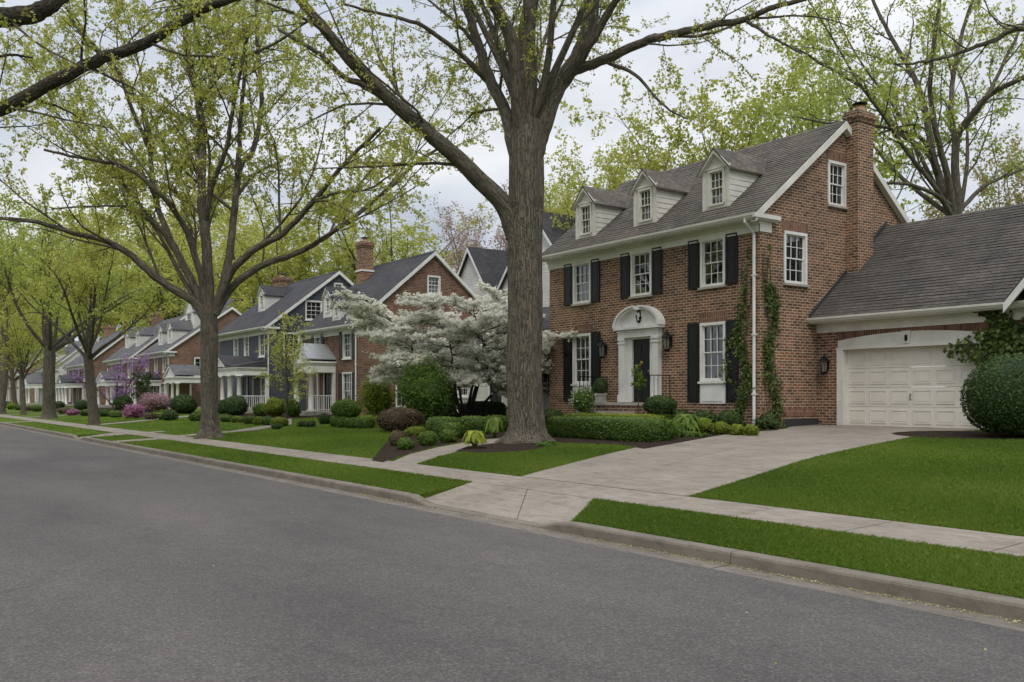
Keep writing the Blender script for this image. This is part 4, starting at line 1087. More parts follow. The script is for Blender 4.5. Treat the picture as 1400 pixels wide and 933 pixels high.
walks = [walk_main, path_poly([(-33.8, 9.34), (-35.0, 12), (-38, 14.6), (-43, 16.6), (-47.6, 18.6)], 1.0), path_poly([(-49.5, 9.34), (-53, 13), (-58, 17.6)], 1.1),
         path_poly([(-37.6, 9.34), (-38.2, 11.0), (-41, 13.5)], .01)]
walks = walks[:3] + [path_poly([(xx, 9.34), (xx-.3, 14), (xx-.5, 18.3)], 1.2) for xx in (-72.5, -84, -96, -118)]
walks += [[(-33.4, 6.92), (-32.3, 6.92), (-32.5, 8.35), (-33.6, 8.35)], [(-62.4, 6.92), (-61.0, 6.92), (-61.0, 8.35), (-62.4, 8.35)], [(-38.6, 9.34), (-37.6, 9.34), (-37.8, 9.9), (-38.8, 9.9)]]
wk = MB()
for w in walks: drape(wk, w, .012)
tag(wk.build('garden_path', M['concrete']), kind='structure')
bed_a = gp([(508, 631), (528, 606), (556, 588), (620, 574), (690, 574), (700, 597), (640, 604), (600, 611), (560, 621), (523, 633.5)])
bed_b = gp([(622, 618), (640, 611), (700, 604.5), (740, 596)]) + [(-24.0, 20.5), (-17.9, 20.6), (-17.45, 20.9), (-17.45, 22.1), (-17.75, 22.1)] + gp([(1064, 589), (1000, 593.5), (980, 597), (925, 607), (880, 615), (850, 609), (755, 606), (735, 616), (704, 619), (660, 621)])
beds = [bed_a, bed_b] + [[(a, 17.2), (b, 17.0), (b, 20.85), (a, 20.85)] for a, b in ((-55.0, -43.8), (-66, -56.6), (-89, -78.5), (-103, -91), (-124, -112))] + [[(-33, 20), (-27.4, 19.3), (-27.4, 21.8), (-33, 21.8)]]
beds.append([(-14.2+1.9*math.cos(t)+2.6, 21.4+1.35*math.sin(t)) for t in np.linspace(0, 2*PI, 17)[:-1]])
bm = MB()
for b in beds: drape(bm, b, .020)
tag(bm.build('planting_bed', M['mulch']), kind='structure')

# ------------------------------------------------------------------ grass blades (the only thing nobody could count)
def inpoly(P, poly):
    x, y = P[:, 0], P[:, 1]; ins = np.zeros(len(P), bool); n = len(poly)
    for i in range(n):
        x0, y0 = poly[i]; x1, y1 = poly[(i+1) % n]
        if y0 == y1: continue
        c = ((y0 > y) != (y1 > y)) & (x < (x1-x0)*(y-y0)/(y1-y0)+x0); ins ^= c
    return ins
def grass():
    rng = np.random.default_rng(7)
    out = []
    for (x0, x1, y0, y1, dens) in ((-18, 1, 6.93, 14, 8000), (-18, -3, 14, 23.3, 3600), (-34, -18, 6.93, 20, 1900), (-62, -34, 6.93, 20, 500)):
        n = int((x1-x0)*(y1-y0)*dens)
        P = np.stack([x0+(x1-x0)*rng.random(n), y0+(y1-y0)*rng.random(n)], 1)
        Z = P @ FW[:2]; lat = P @ RT[:2]
        d = np.hypot(Z, lat)
        ok = (Z > 2) & (np.abs(lat/np.maximum(Z, .1)) < .60) & (rng.random(n) < np.clip((11/d)**1.5, 0, 1) * (1 if x0 > -20 else 1.6))
        P = P[ok]
        bad = (P[:, 1] > 8.345) & (P[:, 1] < 9.345)
        for q in [drive_poly, ap_poly, ap2_poly] + walks + beds: bad |= inpoly(P, q)
        out.append(P[~bad])
    # thicker, longer fringe along the edges of kerb, walk and drive
    def fringe(a, b, dens, off=.0):
        a = np.array(a); b = np.array(b); L = np.linalg.norm(b-a); n = int(L*dens); t = rng.random(n)[:, None]
        d = (b-a)/L; nn = np.array([-d[1], d[0]]); return a+(b-a)*t+nn*(off+rng.normal(size=(n, 1))*.012)
    fr = []
    for (x0, x1) in ((-8.0, 1), (-36, -12.9)):
        fr.append(fringe((x0, 6.935), (x1, 6.935), 260 if x0 > -10 else 90))
    for (x0, x1, y, k) in ((-8.6, 1, 8.335, 260), (-36, -12.6, 8.335, 80), (-9.15, 1, 9.36, 240), (-18.4, -13.6, 9.36, 140)): fr.append(fringe((x0, y), (x1, y), k))
    for sd, of in ((dl[:22], .03), (dr, -.03)):
        for p, q in zip(sd[:-1], sd[1:]): fr.append(fringe(p, q, 150, of))
    F = np.concatenate(fr)
    bad = (F[:, 1] > 8.35) & (F[:, 1] < 9.34)
    for q in [ap_poly, ap2_poly] + walks + beds: bad |= inpoly(F, q)
    F = F[~bad]
    P = np.concatenate(out + [F]); isf = np.concatenate([np.zeros(sum(map(len, out))), np.ones(len(F))])
    n = len(P); d = np.hypot(P[:, 0], P[:, 1])
    z = np.interp(P[:, 1], GY, GZ)
    h = (.022+.026*rng.random(n))*(1+.05*isf); w = np.maximum(.0024, .00028*d)*(.7+.7*rng.random(n))
    az = rng.random(n)*6.28; A = np.stack([np.cos(az), np.sin(az)], 1)
    la = rng.random(n)*6.28; lean = (.2+.9*rng.random(n))[:, None]*h[:, None]*np.stack([np.cos(la), np.sin(la)], 1)
    V = np.empty((n, 4, 3))
    V[:, 0, :2] = P-A*w[:, None]; V[:, 1, :2] = P+A*w[:, None]; V[:, 2, :2] = P+A*w[:, None]*.55+lean*.4; V[:, 3, :2] = P+lean
    V[:, 0, 2] = V[:, 1, 2] = z-.004; V[:, 2, 2] = z+h*.6; V[:, 3, 2] = z+h
    pn = .5+.25*np.sin(P[:, 0]*.9+1.3*np.sin(P[:, 1]*.7))+.2*np.sin(P[:, 1]*1.7+P[:, 0]*.45+2)
    tint = np.clip(.05+.5*rng.random(n)+.45*(pn-.3)+.45*(rng.random(n) > .97), 0, 1)
    me = npmesh('grass', V.reshape(-1, 3), np.arange(4*n).reshape(-1, 4), [M['grass']], {'tint': ('FLOAT', np.repeat(tint, 4))})
    tag(link('grass', me), kind='stuff')
    print('blades', n)
grass()
# seeds and petals the trees have dropped along the gutter and on the lawn
rng = np.random.default_rng(3)
def litter():
    n = 2600; P = np.zeros((n, 3)); P[:, 0] = -14+14.5*rng.random(n)
    P[:, 1] = 6.735-np.abs(rng.normal(size=n))*.035*(1+1.2*(rng.random(n) > .8)); P[:, 2] = .018
    k = (P[:, 0] < -12.3) | (P[:, 0] > -8.4) | (rng.random(n) < .25); P = P[k]
    n2 = 700; Q = np.zeros((n2, 3)); Q[:, 0] = -30+30*rng.random(n2); Q[:, 1] = 2+5*rng.random(n2)**.5*.95; Q[:, 2] = .006
    n3 = 420; S = np.zeros((n3, 3)); S[:, 0] = -22+22*rng.random(n3); S[:, 1] = 7+13*rng.random(n3); S[:, 2] = np.interp(S[:, 1], GY, GZ)+.05
    Q = Q[:260]
    P = np.concatenate([P, Q, S]); V, T = leaf_arrays(rng, P, .010+.012*rng.random(len(P)), 2.0, 0, .4)
    tag(link('fallen_petals', leaf_mesh('fallen_petals', V, T, M['petal_litter'])), kind='stuff')
litter()
# ------------------------------------------------------------------ houses
main_house = build_main_house()
HG = 'houses along the street'
def up(xs, z, w=.9, hh=1.45, s=.40): return [(x, z, w, hh, s) for x in xs]
# the brick house with the little columned porch
h2, F2, S2, zf2, s2 = simple_house('brick_house', 'red brick house with tall chimney and small white columned porch, behind the white flowering tree', -50.3, -43.5, 20.9, 9.0, .62, 5.72, 9.55, 'brick_far', 'shingle_dark',
    up([-44.75], 4.42, 1.0, 1.5, .38) + up([-48.6], 4.42, .8, 1.4, .36) + up([-44.75], 1.95, 1.15, 1.9, .36), [(23.2, 4.5, .95, 1.5), (27.2, 4.5, .95, 1.5), (25.4, 7.7, .75, .95), (23.6, 1.9, 1.0, 1.6)],
    [(-47.2, .95, .92, 3.0)], [(-48.3, 1.0, 21.35, 1.15), (-46.3, .9, 20.98, .75)], [(-49.95, -49.25, 23.9, 24.65, 6.2, 10.75, 'brick_orange', 9.0)])
portico(-48.4, -46.35, 19.55, 20.9, .85, 2.95, 3.45, 4.45, h2, 'metal_pale', rail=2, r=.14)
# the slate blue house
h3, F3, S3, zf3, s3 = simple_house('blue_house', 'slate blue clapboard house with white trim and dark shingle roof', -66.0, -56.0, 20.9, 9.2, .62, 6.35, 9.9, 'siding_blue', 'shingle_dark',
    up([-57.4], 4.95, 1.0, 1.45, 0) + up([-60.3, -62.4], 4.95, .85, 1.4, 0) + up([-57.2], 2.0, .9, 1.8, 0) + up([-63.6], 2.0, 1.0, 1.8, 0), [(22.3, 5.0, 1.05, 1.35), (23.8, 7.2, 1.1, 1.2), (25.5, 8.75, .55, .6), (28.2, 4.4, 1.1, 1.55), (25.0, 1.9, 1.1, 1.6)],
    [(-59.6, 1.0, .92, 3.0)], [(-61.6, 1.15, 22.4, 1.15)], [(-65.4, -64.3, 24.6, 25.6, 6.5, 10.35, 'brick_orange')], clap=.2)
portico(-61.2, -56.5, 19.1, 20.9, .85, 3.0, 3.42, 4.25, h3, 'shingle_dark', pediment=(-61.3, -58.4), cols=(0, .32, .62, .66, 1), r=.14)
# the brick house half behind the street tree
h4, F4, S4, zf4, s4 = simple_house('brick_house', 'red brick house with grey roof and two pointed dormers, behind the pink azaleas', -88.0, -79.1, 20.9, 10.4, .62, 5.75, 9.45, 'brick_far', 'shingle_grey',
    up([-80.6, -83.4, -86.4], 4.5, .95, 1.5, 0) + up([-81.2, -85.8], 2.0, 1.3, 1.7, 0), [(23.6, 4.2, 1.3, 1.5), (28.2, 4.2, 1.1, 1.5), (26.1, 7.2, .9, 1.1)],
    [(-83.5, 1.0, .9, 3.0)], [(-81.6, 1.4, 21.6, 1.25), (-84.6, 1.3, 21.6, 1.2), (-82.2, 2.6, 23.4, 1.5)], [(-87.4, -86.2, 25.6, 26.7, 6, 10.6, 'brick_orange')])
portico(-85.2, -81.8, 19.6, 20.9, .85, 2.6, 3.0, 3.75, h4, 'shingle_dark', rail=False)
portico(-78.9, -75.6, 20.6, 22.6, .85, 2.8, 3.2, 4.2, h4, 'shingle_grey', rail=False, cols=(0, .55, 1))
h5, F5, S5, zf5, s5 = simple_house('brick_house', 'red brick house with white pedimented porch behind the purple redbud', -102.5, -91.5, 20.9, 9.5, .62, 5.7, 9.6, 'brick_far', 'shingle_grey',
    up([-93.2, -96.8, -100.6], 4.25, .95, 1.5, 0) + up([-93.2, -100.6], 2.0, 1.2, 1.7, 0), [(23.4, 4.2, 1.2, 1.5), (27.8, 4.2, 1.1, 1.5)], [(-97, 1.0, .9, 3.0)], [(-94.6, 1.4, 22, 1.2), (-99, 1.4, 22, 1.2)], [(-101.8, -100.6, 25, 26, 6, 10.5, 'brick_far')])
portico(-98.9, -94.9, 19.3, 20.9, .85, 2.75, 3.15, 4.1, h5, 'shingle_grey', rail=False)
h6, F6, S6, zf6, s6 = simple_house('brick_house', 'brick house with cream front and dark porch roof between two street tree trunks', -126.0, -113.0, 20.9, 10.0, .62, 5.7, 9.8, 'brick_far', 'shingle_grey',
    up([-114.6, -118, -121.5, -124.6], 4.25, .95, 1.5, .35) + up([-115, -123.8], 2.0, 1.2, 1.7, 0), [(23.6, 4.2, 1.2, 1.5), (28, 4.2, 1.1, 1.5)], [(-119, 1.0, .9, 3.0)], [], [(-125.2, -124, 25, 26.2, 6, 10.6, 'brick_orange')])
portico(-121.6, -115.6, 19.1, 20.9, .85, 2.75, 3.15, 4.15, h6, 'shingle_dark', pediment=(-120.2, -117.0), rail=False, cols=(0, .35, .7, 1))
h7, F7, S7, zf7, s7 = simple_house('cream_house', 'pale cream house far down the street beyond the brick rows', -152.0, -136.0, 20.9, 10.0, .62, 5.7, 9.9, 'siding_white', 'shingle_grey',
    up([-138, -142, -146, -150], 4.25, 1.0, 1.5, .4) + up([-138, -150], 2.0, 1.4, 1.7, 0), [(23.6, 4.2, 1.2, 1.5), (28, 4.2, 1.1, 1.5)], [(-144, 1.0, .9, 3.0)], [(-140, 1.5, 22, 1.2), (-147, 1.5, 22, 1.2)], None)
portico(-147.6, -140.4, 18.6, 20.9, .85, 2.9, 3.4, 4.9, h7, 'shingle_grey', rail=False, cols=(0, .33, .66, 1))
h8, F8, S8, zf8, s8 = simple_house('brick_house', 'last brown brick house at the far end of the street', -186.0, -168.0, 20.9, 10.0, .62, 5.7, 9.9, 'brick', 'shingle',
    up([-170, -175, -180, -184], 4.25, 1.2, 1.5, 0) + up([-170, -173.5, -181, -184], 2.0, 1.6, 1.9, 0), [(23.6, 4.2, 1.2, 1.5)], [(-177, 1.0, .9, 3.0)], [], None)
# the low white clapboard house behind the dogwood, and the steep white gables in the next street
h9, F9, S9, zf9, s9 = simple_house('white_house', 'low white clapboard house hidden behind the white flowering tree', -41.4, -31.4, 24.4, 7.0, .75, 4.1, 6.1, 'siding_white', 'shingle_dark',
    up([-33.2, -38.9], 2.4, .95, 1.5, 0), [(28.0, 2.4, 1.0, 1.5)], [(-36.0, 1.0, 1.0, 3.0)], [], None, clap=.18)
h10, F10, S10, zf10, s10 = simple_house('white_house', 'white house with steep grey gables showing above the flowering tree, left of the thick trunk', -56.0, -42.0, 38.0, 8.0, 1.0, 8.6, 11.4, 'siding_white', 'shingle_dark',
    [], [], [], [], None, clap=.2)
def cross_gable(h, X0, X1, Yf, Yb, ze, zp, zb, wallm, roofm, win=True, clap=True):
    F = front(Yf); xc = .5*(X0+X1); m = MB()
    out = [(X0, zb-.3), (X1, zb-.3), (X1, ze), (xc, zp), (X0, ze)]; hole = [(xc-.45, xc+.45, 4.0, 5.4)] if win else []
    wall(m, F, out, hole)
    if clap: clapboard(m, F, out, .18, hole)
    S = side(X1); q = [(Yf, zb-.3), (Yb, zb-.3), (Yb, ze), (Yf, ze)]; wall(m, S, q)
    if clap: clapboard(m, S, q, .18)
    wall(m, Fr((X0, 0, 0), (0, 1, 0), (-1, 0, 0)), q)
    o = m.build('gable_wing', M[wallm], h); rf = MB(); sl = (zp-ze)/(xc-X0); e = .35
    for sx in (-1, 1):
        xe = xc+sx*(X1-xc+e); zE = ze-e*sl
        rf.prism([(xe, Yf-.3, zE+.06), (xc, Yf-.3, zp+.06), (xc, Yb, zp+.06), (xe, Yb, zE+.06)], (0, 0, .08))
    rf.build('gable_roof', M[roofm], o); t = MB()
    for sx in (-1, 1):
        xe = xc+sx*(X1-xc+e); zE = ze-e*sl
        t.prism([(xe, Yf-.33, zE+.05), (xc, Yf-.33, zp+.05), (xc, Yf-.33, zp-.2), (xe, Yf-.33, zE-.18)], (0, .05, 0))
    t.build('gable_trim', M['white'], o)
    if win: window(F, *hole[0], h, 'white', 3, 2, False)
cross_gable(main_house, -11.2, -8.9, 23.06, 26.5, 4.25, 5.6, 4.3, 'siding', 'shingle_dark2', False, False)
cross_gable(h10, -55.6, -50.8, 34.0, 42, 8.6, 11.75, 1.0, 'siding_white', 'shingle_dark')
cross_gable(h10, -50.6, -42.6, 34.6, 42, 8.6, 13.2, 1.0, 'siding_white', 'shingle_dark')

# ------------------------------------------------------------------ street trees
BK = [M['bark'], M['bark_thin']]
def plants_tree():
    pass
def WL(base, pts): return [np.array(W(*p))-np.array(base) for p in pts]
def hero(name, label, base_px, Z0, trunk, limbs, leafmat, seed, flare, group, la, ang=44, fh=.32, dens=(1.15, 1.9, 2.6), lens=(.42, .45, .42), maxl=(2.9, 1.3, .6), up=.28, barks=None, tr0=.5, extra=0, exz=None, droop_up=None):
    bx = W(base_px[0], base_px[1], Z0); loc = (bx[0], bx[1], zg(bx[1]))
    T = Tree(seed); k = Z0/FL; lob = trunk_lobes(flare, fh, 0)
    t = [(0, 0, -.12), (0, 0, .12), (0, 0, .3), (0, 0, .6)] + [tuple(np.array(W(px, py, Z0))-loc) for px, py in trunk]
    wpx = [q for q in tr0]
    P = smooth_path(t, 6); L = np.linalg.norm(np.diff(P, axis=0), axis=1).sum()
    tt = np.linspace(0, 1, len(P)); rad = np.interp(tt, np.linspace(0, 1, len(wpx)), [w*k/2 for w in wpx])
    T.br.append((P, rad, 0)); ls = []
    for pts, w0, w1 in limbs:
        q = [np.array(W(px, py, Z0+dz))-loc for px, py, dz in pts]
        ls.append(T.limb(q, w0*k/2, w1*k/2, 1, 5, .01))
    rng = T.rng
    for _ in range(extra):                                     # limbs that lean towards and away from the street
        az = rng.random()*6.28; inc = R(20+35*rng.random()); p = np.array(P[-1])*(.93+.07*rng.random()); d = np.array([math.cos(az)*math.sin(inc), math.sin(az)*math.sin(inc), math.cos(inc)])
        q = [p]
        for j in range(6): d = unit(d+rng.normal(size=3)*.09+np.array([0, 0, .02])); q.append(q[-1]+d*exz/6)
        ls.append(T.limb(q, wpx[-1]*k/2*.36, .015, 1, 3))
    for b in ls:
        for c in T.kids(b, dens[0], .22, ang, lens[0], up, maxl[0], 0, 2):
            for d in T.kids(c, dens[1], .12, 46, lens[1], up*.5 if droop_up is None else droop_up, maxl[1], 0, 3):
                T.kids(d, dens[2], .1, 48, lens[2], up*.1 if droop_up is None else droop_up, maxl[2], 0, 4, .15)
    o = make_tree(name, label, 'tree', loc, T, leafmat, barks or BK, group, (44, 14, 6, 4, 3), lob, la)
    print(name, 'branches', len(T.br), 'leaves', len(o.children[1].data.polygons))
    return o
ST = 'street trees'
hero('street_tree', 'huge street tree with thick grey trunk and long left limb before the big brick house', (719, 607), 24.4,
     [(718, 560), (717, 500), (717, 420), (718, 340), (719, 270), (720, 200), (720, 165)],
     [([(706, 325, 0), (689, 281, -.1), (650, 240, -.4), (605, 198, -.9), (545, 147, -1.5), (494, 99, -2.0), (455, 54, -2.4), (410, 0, -2.9), (370, -50, -3.2)], 30, 9),
      ([(545, 147, -1.5), (500, 118, -1.9), (470, 105, -2.1), (430, 70, -2.4), (380, 40, -2.5)], 11, 4),
      ([(712, 235, 0), (701, 195, .2), (692, 156, .5), (668, 105, 1.0), (659, 75, 1.2), (644, 30, 1.5), (632, -20, 1.8)], 22, 11),
      ([(668, 112, 1.0), (648, 92, .8), (620, 66, .5), (572, 33, 0), (515, 18, -.4), (470, 6, -.8)], 10, 3),
      ([(660, 78, 1.2), (640, 48, 1.5), (610, 20, 1.9), (585, 0, 2.2)], 8, 3),
      ([(716, 200, 0), (710, 150, -.3), (704, 75, -.7), (686, 24, -1.0), (664, -10, -1.3)], 26, 13),
      ([(720, 185, 0), (720, 120, 0), (720, 60, .2), (724, 15, .3), (734, -30, .5)], 34, 18),
      ([(726, 215, 0), (738, 180, .1), (757, 128, .3), (790, 79, .6), (806, 35, .8), (812, 0, 1.0), (820, -40, 1.2)], 34, 15),
      ([(770, 112, .3), (800, 72, -.2), (828, 25, -.6), (850, -12, -1.0)], 16, 8),
      ([(785, 96, .4), (829, 81, .1), (880, 57, -.4), (916, 48, -.7), (970, 36, -1.1), (1018, 27, -1.5), (1051, 12, -1.8), (1087, 3, -2.0), (1130, -14, -2.3)], 15, 5),
      ([(828, 84, .1), (868, 102, -.2), (895, 132, -.4), (916, 150, -.6), (940, 163, -.8)], 6, 2),
      ([(1018, 27, -1.5), (1045, 45, -1.8), (1075, 62, -2.1), (1096, 74, -2.3)], 5, 2),
      ([(793, 70, .6), (797, 40, 1.6), (800, 12, 2.4), (806, -25, 3.2)], 10, 5)],
     M['leaf_spring'], 11, .62, ST, dict(levels=[2, 3, 4], per_m=[6, 24, 44], size=.075, spread=.035, up=.2, droop=.5), tr0=[51, 50, 48, 48, 48, 48, 48, 47, 47, 48, 45, 36], dens=(1.15, 2.6, 4.2), lens=(.55, .45, .42), ang=38, fh=.26, up=.10, droop_up=-.08, maxl=(4.6, 1.8, .75), extra=5, exz=9)
hero('street_tree', 'wide spreading street tree with many low limbs in front of the slate blue house', (287, 604), 31.2,
     [(287, 575), (287, 540), (286, 500), (286, 460), (286, 430)],
     [([(283, 440, 0), (264, 412, -.1), (220, 385, -.4), (180, 350, -.8), (150, 332, -1.1), (100, 318, -1.6), (40, 302, -2.2), (-20, 297, -2.8)], 14, 4),
      ([(283, 430, 0), (270, 400, .2), (245, 352, .6), (230, 320, .9), (212, 270, 1.4), (205, 205, 1.8), (195, 150, 2.1), (150, 88, 2.4), (110, 40, 2.6)], 13, 4),
      ([(283, 425, 0), (274, 375, -.3), (258, 325, -.8), (240, 290, -1.3), (214, 262, -1.8), (175, 230, -2.2), (120, 218, -2.6), (60, 205, -3)], 11, 3),
      ([(285, 430, 0), (284, 380, 0), (281, 320, .1), (276, 279, .2), (276, 200, .4), (272, 140, .6), (258, 90, .8), (250, 20, 1.0), (244, -40, 1.2)], 17, 6),
      ([(281, 300, .1), (290, 255, -.3), (310, 200, -.8), (318, 150, -1.2), (330, 90, -1.6), (345, 20, -2)], 9, 3),
      ([(292, 430, 0), (306, 385, .2), (317, 325, .5), (322, 270, .8), (330, 225, 1.0), (346, 205, 1.3), (358, 140, 1.7), (352, 60, 2.1), (350, -10, 2.5)], 13, 5),
      ([(324, 255, .9), (327, 200, .5), (330, 150, .2), (336, 80, -.2), (330, 10, -.5)], 8, 4),
      ([(294, 425, 0), (315, 374, -.2), (350, 340, -.5), (387, 319, -.9), (432, 271, -1.5), (456, 241, -1.9), (480, 215, -2.2), (520, 175, -2.8)], 12, 4),
      ([(294, 430, 0), (318, 392, .2), (360, 362, .6), (399, 349, 1.0), (435, 331, 1.4), (486, 295, 2.0), (534, 256, 2.6), (570, 222, 3.1), (605, 200, 3.5)], 12, 4),
      ([(432, 272, -1.5), (470, 262, -1.9), (505, 258, -2.2), (540, 235, -2.5)], 5, 2),
      ([(240, 345, .7), (215, 310, .4), (190, 290, .1), (165, 282, -.2), (110, 283, -.6), (70, 285, -.9)], 6, 2),
      ([(272, 140, .6), (300, 105, 0), (330, 80, -.6), (375, 60, -1.2), (420, 30, -1.8)], 6, 3),
      ([(205, 205, 1.8), (180, 150, 1.2), (160, 95, .6), (120, 60, 0), (90, 10, -.5)], 7, 3)],
     M['leaf_spring'], 23, .6, ST, dict(levels=[2, 3, 4], per_m=[5, 21, 42], size=.096, spread=.05, up=.2, droop=.3), tr0=[28, 26, 23.5, 22.5, 22, 22, 22.5, 23, 21], extra=3, exz=12, dens=(.95, 2.1, 3.3), lens=(.6, .45, .42), ang=34, maxl=(5.2, 2.0, .8))
# big tree behind the garage
hero('shade_tree', 'big fresh green tree with forked trunk rising behind the garage roof', (1312, 545), 36.5,
     [(1312, 480), (1311, 400), (1309, 330), (1308, 300)],
     [([(1304, 305, 0), (1290, 260, .2), (1276, 215, .5), (1268, 168, .8), (1259, 129, 1.0), (1244, 96, 1.4), (1220, 54, 1.8), (1200, 15, 2.2), (1180, -30, 2.5)], 13, 4),
      ([(1310, 300, 0), (1307, 250, -.1), (1307, 195, -.3), (1322, 165, -.7), (1355, 129, -1.4), (1400, 106, -2.2), (1450, 85, -3)], 13, 5),
      ([(1305, 300, 0), (1296, 245, -.4), (1282, 190, -.9), (1272, 130, -1.3), (1275, 70, -1.6), (1285, 0, -1.9)], 11, 4),
      ([(1288, 262, .2), (1270, 212, 1), (1229, 180, 2), (1190, 129, 3.0), (1160, 108, 3.6), (1120, 85, 4.2), (1080, 62, 4.8)], 9, 3),
      ([(1282, 240, .3), (1262, 192, -.5), (1229, 178, -1.2), (1184, 171, -2), (1130, 168, -2.8), (1090, 160, -3.3)], 7, 2),
      ([(1307, 200, -.3), (1300, 150, .4), (1305, 90, 1), (1320, 30, 1.5), (1340, -30, 2)], 9, 4),
      ([(1315, 175, -.6), (1345, 140, .4), (1380, 70, 1.5), (1410, 10, 2.4)], 8, 3),
      ([(1306, 285, 0), (1270, 262, -1), (1225, 250, -2), (1180, 262, -2.9), (1150, 275, -3.4)], 7, 2),
      ([(1311, 290, 0), (1345, 255, 1), (1390, 235, 2), (1430, 215, 3)], 7, 3)],
     M['leaf_green'], 31, .5, 'trees behind the houses', dict(levels=[2, 3, 4], per_m=[4, 12, 20], size=.13, spread=.09, up=.3, droop=.3), tr0=[29, 27, 25, 25, 24, 23, 22], extra=4, exz=11, dens=(1.1, 2.1, 2.9), maxl=(3.6, 1.8, .85))
# trees out of frame whose limbs reach in
hero('street_tree', 'dark limb of a near street tree reaching in across the top left corner', (-560, 700), 17.0,
     [(-560, 500), (-556, 330), (-550, 240)],
     [([(-545, 250, 0), (-400, 190, .4), (-250, 172, .8), (-100, 168, 1.0), (0, 149, 1.0), (62, 118, 1.0), (130, 84, .9), (200, 58, .8), (255, 25, .7), (290, 8, .5), (335, -6, .3), (400, -25, 0)], 30, 9),
      ([(-545, 240, 0), (-400, 130, -.3), (-200, 55, -.6), (-60, 30, -.8), (30, 22, -1.0), (62, 12, -1.0), (84, -6, -1.0), (110, -40, -1)], 40, 15),
      ([(62, 118, 1.0), (85, 118, 1.3), (135, 92, 1.6)], 4, 2),
      ([(50, 138, 1.0), (90, 150, 1.2), (130, 180, 1.5)], 4, 2),
      ([(-250, 172, .8), (-100, 120, 1.2), (0, 78, 1.5), (45, 79, 1.7)], 8, 3)],
     M['leaf_spring'], 41, .5, ST, dict(levels=[2, 3, 4], per_m=[5, 16, 30], size=.07, spread=.03, up=.2, droop=.5), tr0=[70, 60, 56, 52], dens=(1.5, 3.0, 4.0), maxl=(2.4, 1.1, .5), up=.05, barks=[M['bark_dark'], M['bark_thin']], droop_up=-.1, extra=2, exz=6)
hero('shade_tree', 'lawn tree at the right whose thin dark limb crosses the top right corner', (1560, 660), 17.0,
     [(1560, 480), (1558, 300), (1552, 170)],
     [([(1552, 175, 0), (1480, 70, .4), (1400, 38, .8), (1360, 55, 1.0), (1330, 66, 1.2), (1290, 80, 1.4), (1255, 86, 1.6), (1225, 88, 1.8)], 12, 2.5),
      ([(1552, 170, 0), (1560, 60, 0), (1575, -60, 0)], 22, 10),
      ([(1552, 170, 0), (1620, 60, .5), (1700, -20, 1.0)], 14, 6)],
     M['leaf_spring'], 43, .5, 'trees behind the houses', dict(levels=[2, 3, 4], per_m=[5, 18, 30], size=.075, spread=.03, up=.2, droop=.4), tr0=[46, 40, 36, 32], dens=(2.2, 3.6, 4.5), maxl=(1.7, .9, .45), up=.1)

# generic trees: a few crowns, many individuals
def variant(seed, h, tr, leafmat, la, **k):
    T = auto_tree(seed, h, tr, **k)
    return T.wood('trunk', BK, (18, 8, 4, 3, 3), lobes=trunk_lobes(.6, .3, -.15)), [T.leaves('crown', m, **la) for m in leafmat]
LA = dict(levels=[2, 3, 4], per_m=[5, 15, 21], size=.175, spread=.12, up=.3, droop=.2)
va = variant(51, 15, .33, [M['leaf_green'], M['leaf_spring']], dict(LA, size=.15, per_m=[5, 16, 24]), nl=10, fork=.31, spread=36, dens=(1.2, 2.2, 2.8), maxl=(3.8, 1.8, .8), t0=.30)
vb = variant(57, 15, .30, [M['leaf_yellow'], M['leaf_spring'], M['leaf_tan']], LA, nl=11, fork=.2, spread=28, dens=(1.2, 2.1, 2.6), maxl=(3.4, 1.7, .9))
vc = variant(63, 15, .26, [M['leaf_pink'], M['leaf_tan']], dict(LA, per_m=[3, 9, 14], size=.14), nl=10, fork=.25, spread=32, dens=(1.3, 2.2, 2.8), maxl=(3.2, 1.6, .8))
vd = variant(69, 15, .28, [M['leaf_yellow'], M['leaf_green']], LA, nl=10, fork=.28, spread=40, dens=(1.2, 2.1, 2.6), maxl=(3.8, 1.8, .9))
ve = variant(75, 15, .26, [M['leaf_spring']], dict(LA, per_m=[4, 12, 18], size=.16), nl=9, fork=.34, spread=26, dens=(1.1, 2.0, 2.5), maxl=(3.2, 1.6, .8))
def place(name, label, cat, x, y, h, v, li, rz, group, sx=1.0):
    o = thing(name, (x, y, zg(y)), label, cat, group); o.rotation_euler.z = R(rz); s = h/15.0; o.scale = (s*sx, s*sx, s)
    a = bpy.data.objects.new('trunk', v[0]); COL.objects.link(a); a.parent = o
    b = bpy.data.objects.new('crown', v[1][li]); COL.objects.link(b); b.parent = o
    return o
def place_px(name, label, px, Y, top, v, li, rz, group, sx=1.0):
    x, Z = atY(px, Y); h = CH+(HY-top)/FL*Z-zg(Y)
    return place(name, label, 'tree', x, Y, h, v, li, rz, group, sx)
place_px('street_tree', 'slim dark street tree between the wide spreading tree and the thick trunk near the kerb', 128, 9.5, 262, va, 1, 20, ST, .95)
place_px('street_tree', 'thick grey street tree on the left that forks low into many upright limbs', 67, 9.9, 255, va, 0, 130, ST, 1.15)
place_px('street_tree', 'thin young street tree beside the low forking thick one', 32, 10.4, 400, ve, 0, 30, ST, 1.2)
place_px('street_tree', 'street tree cut by the left edge of the photo', 1, 9.7, 300, va, 1, 250, ST, 1.0)
place_px('street_tree', 'last small street tree far down the kerb', 20, 15.5, 430, va, 0, 75, ST, 1.2)
BG = 'trees behind the houses'
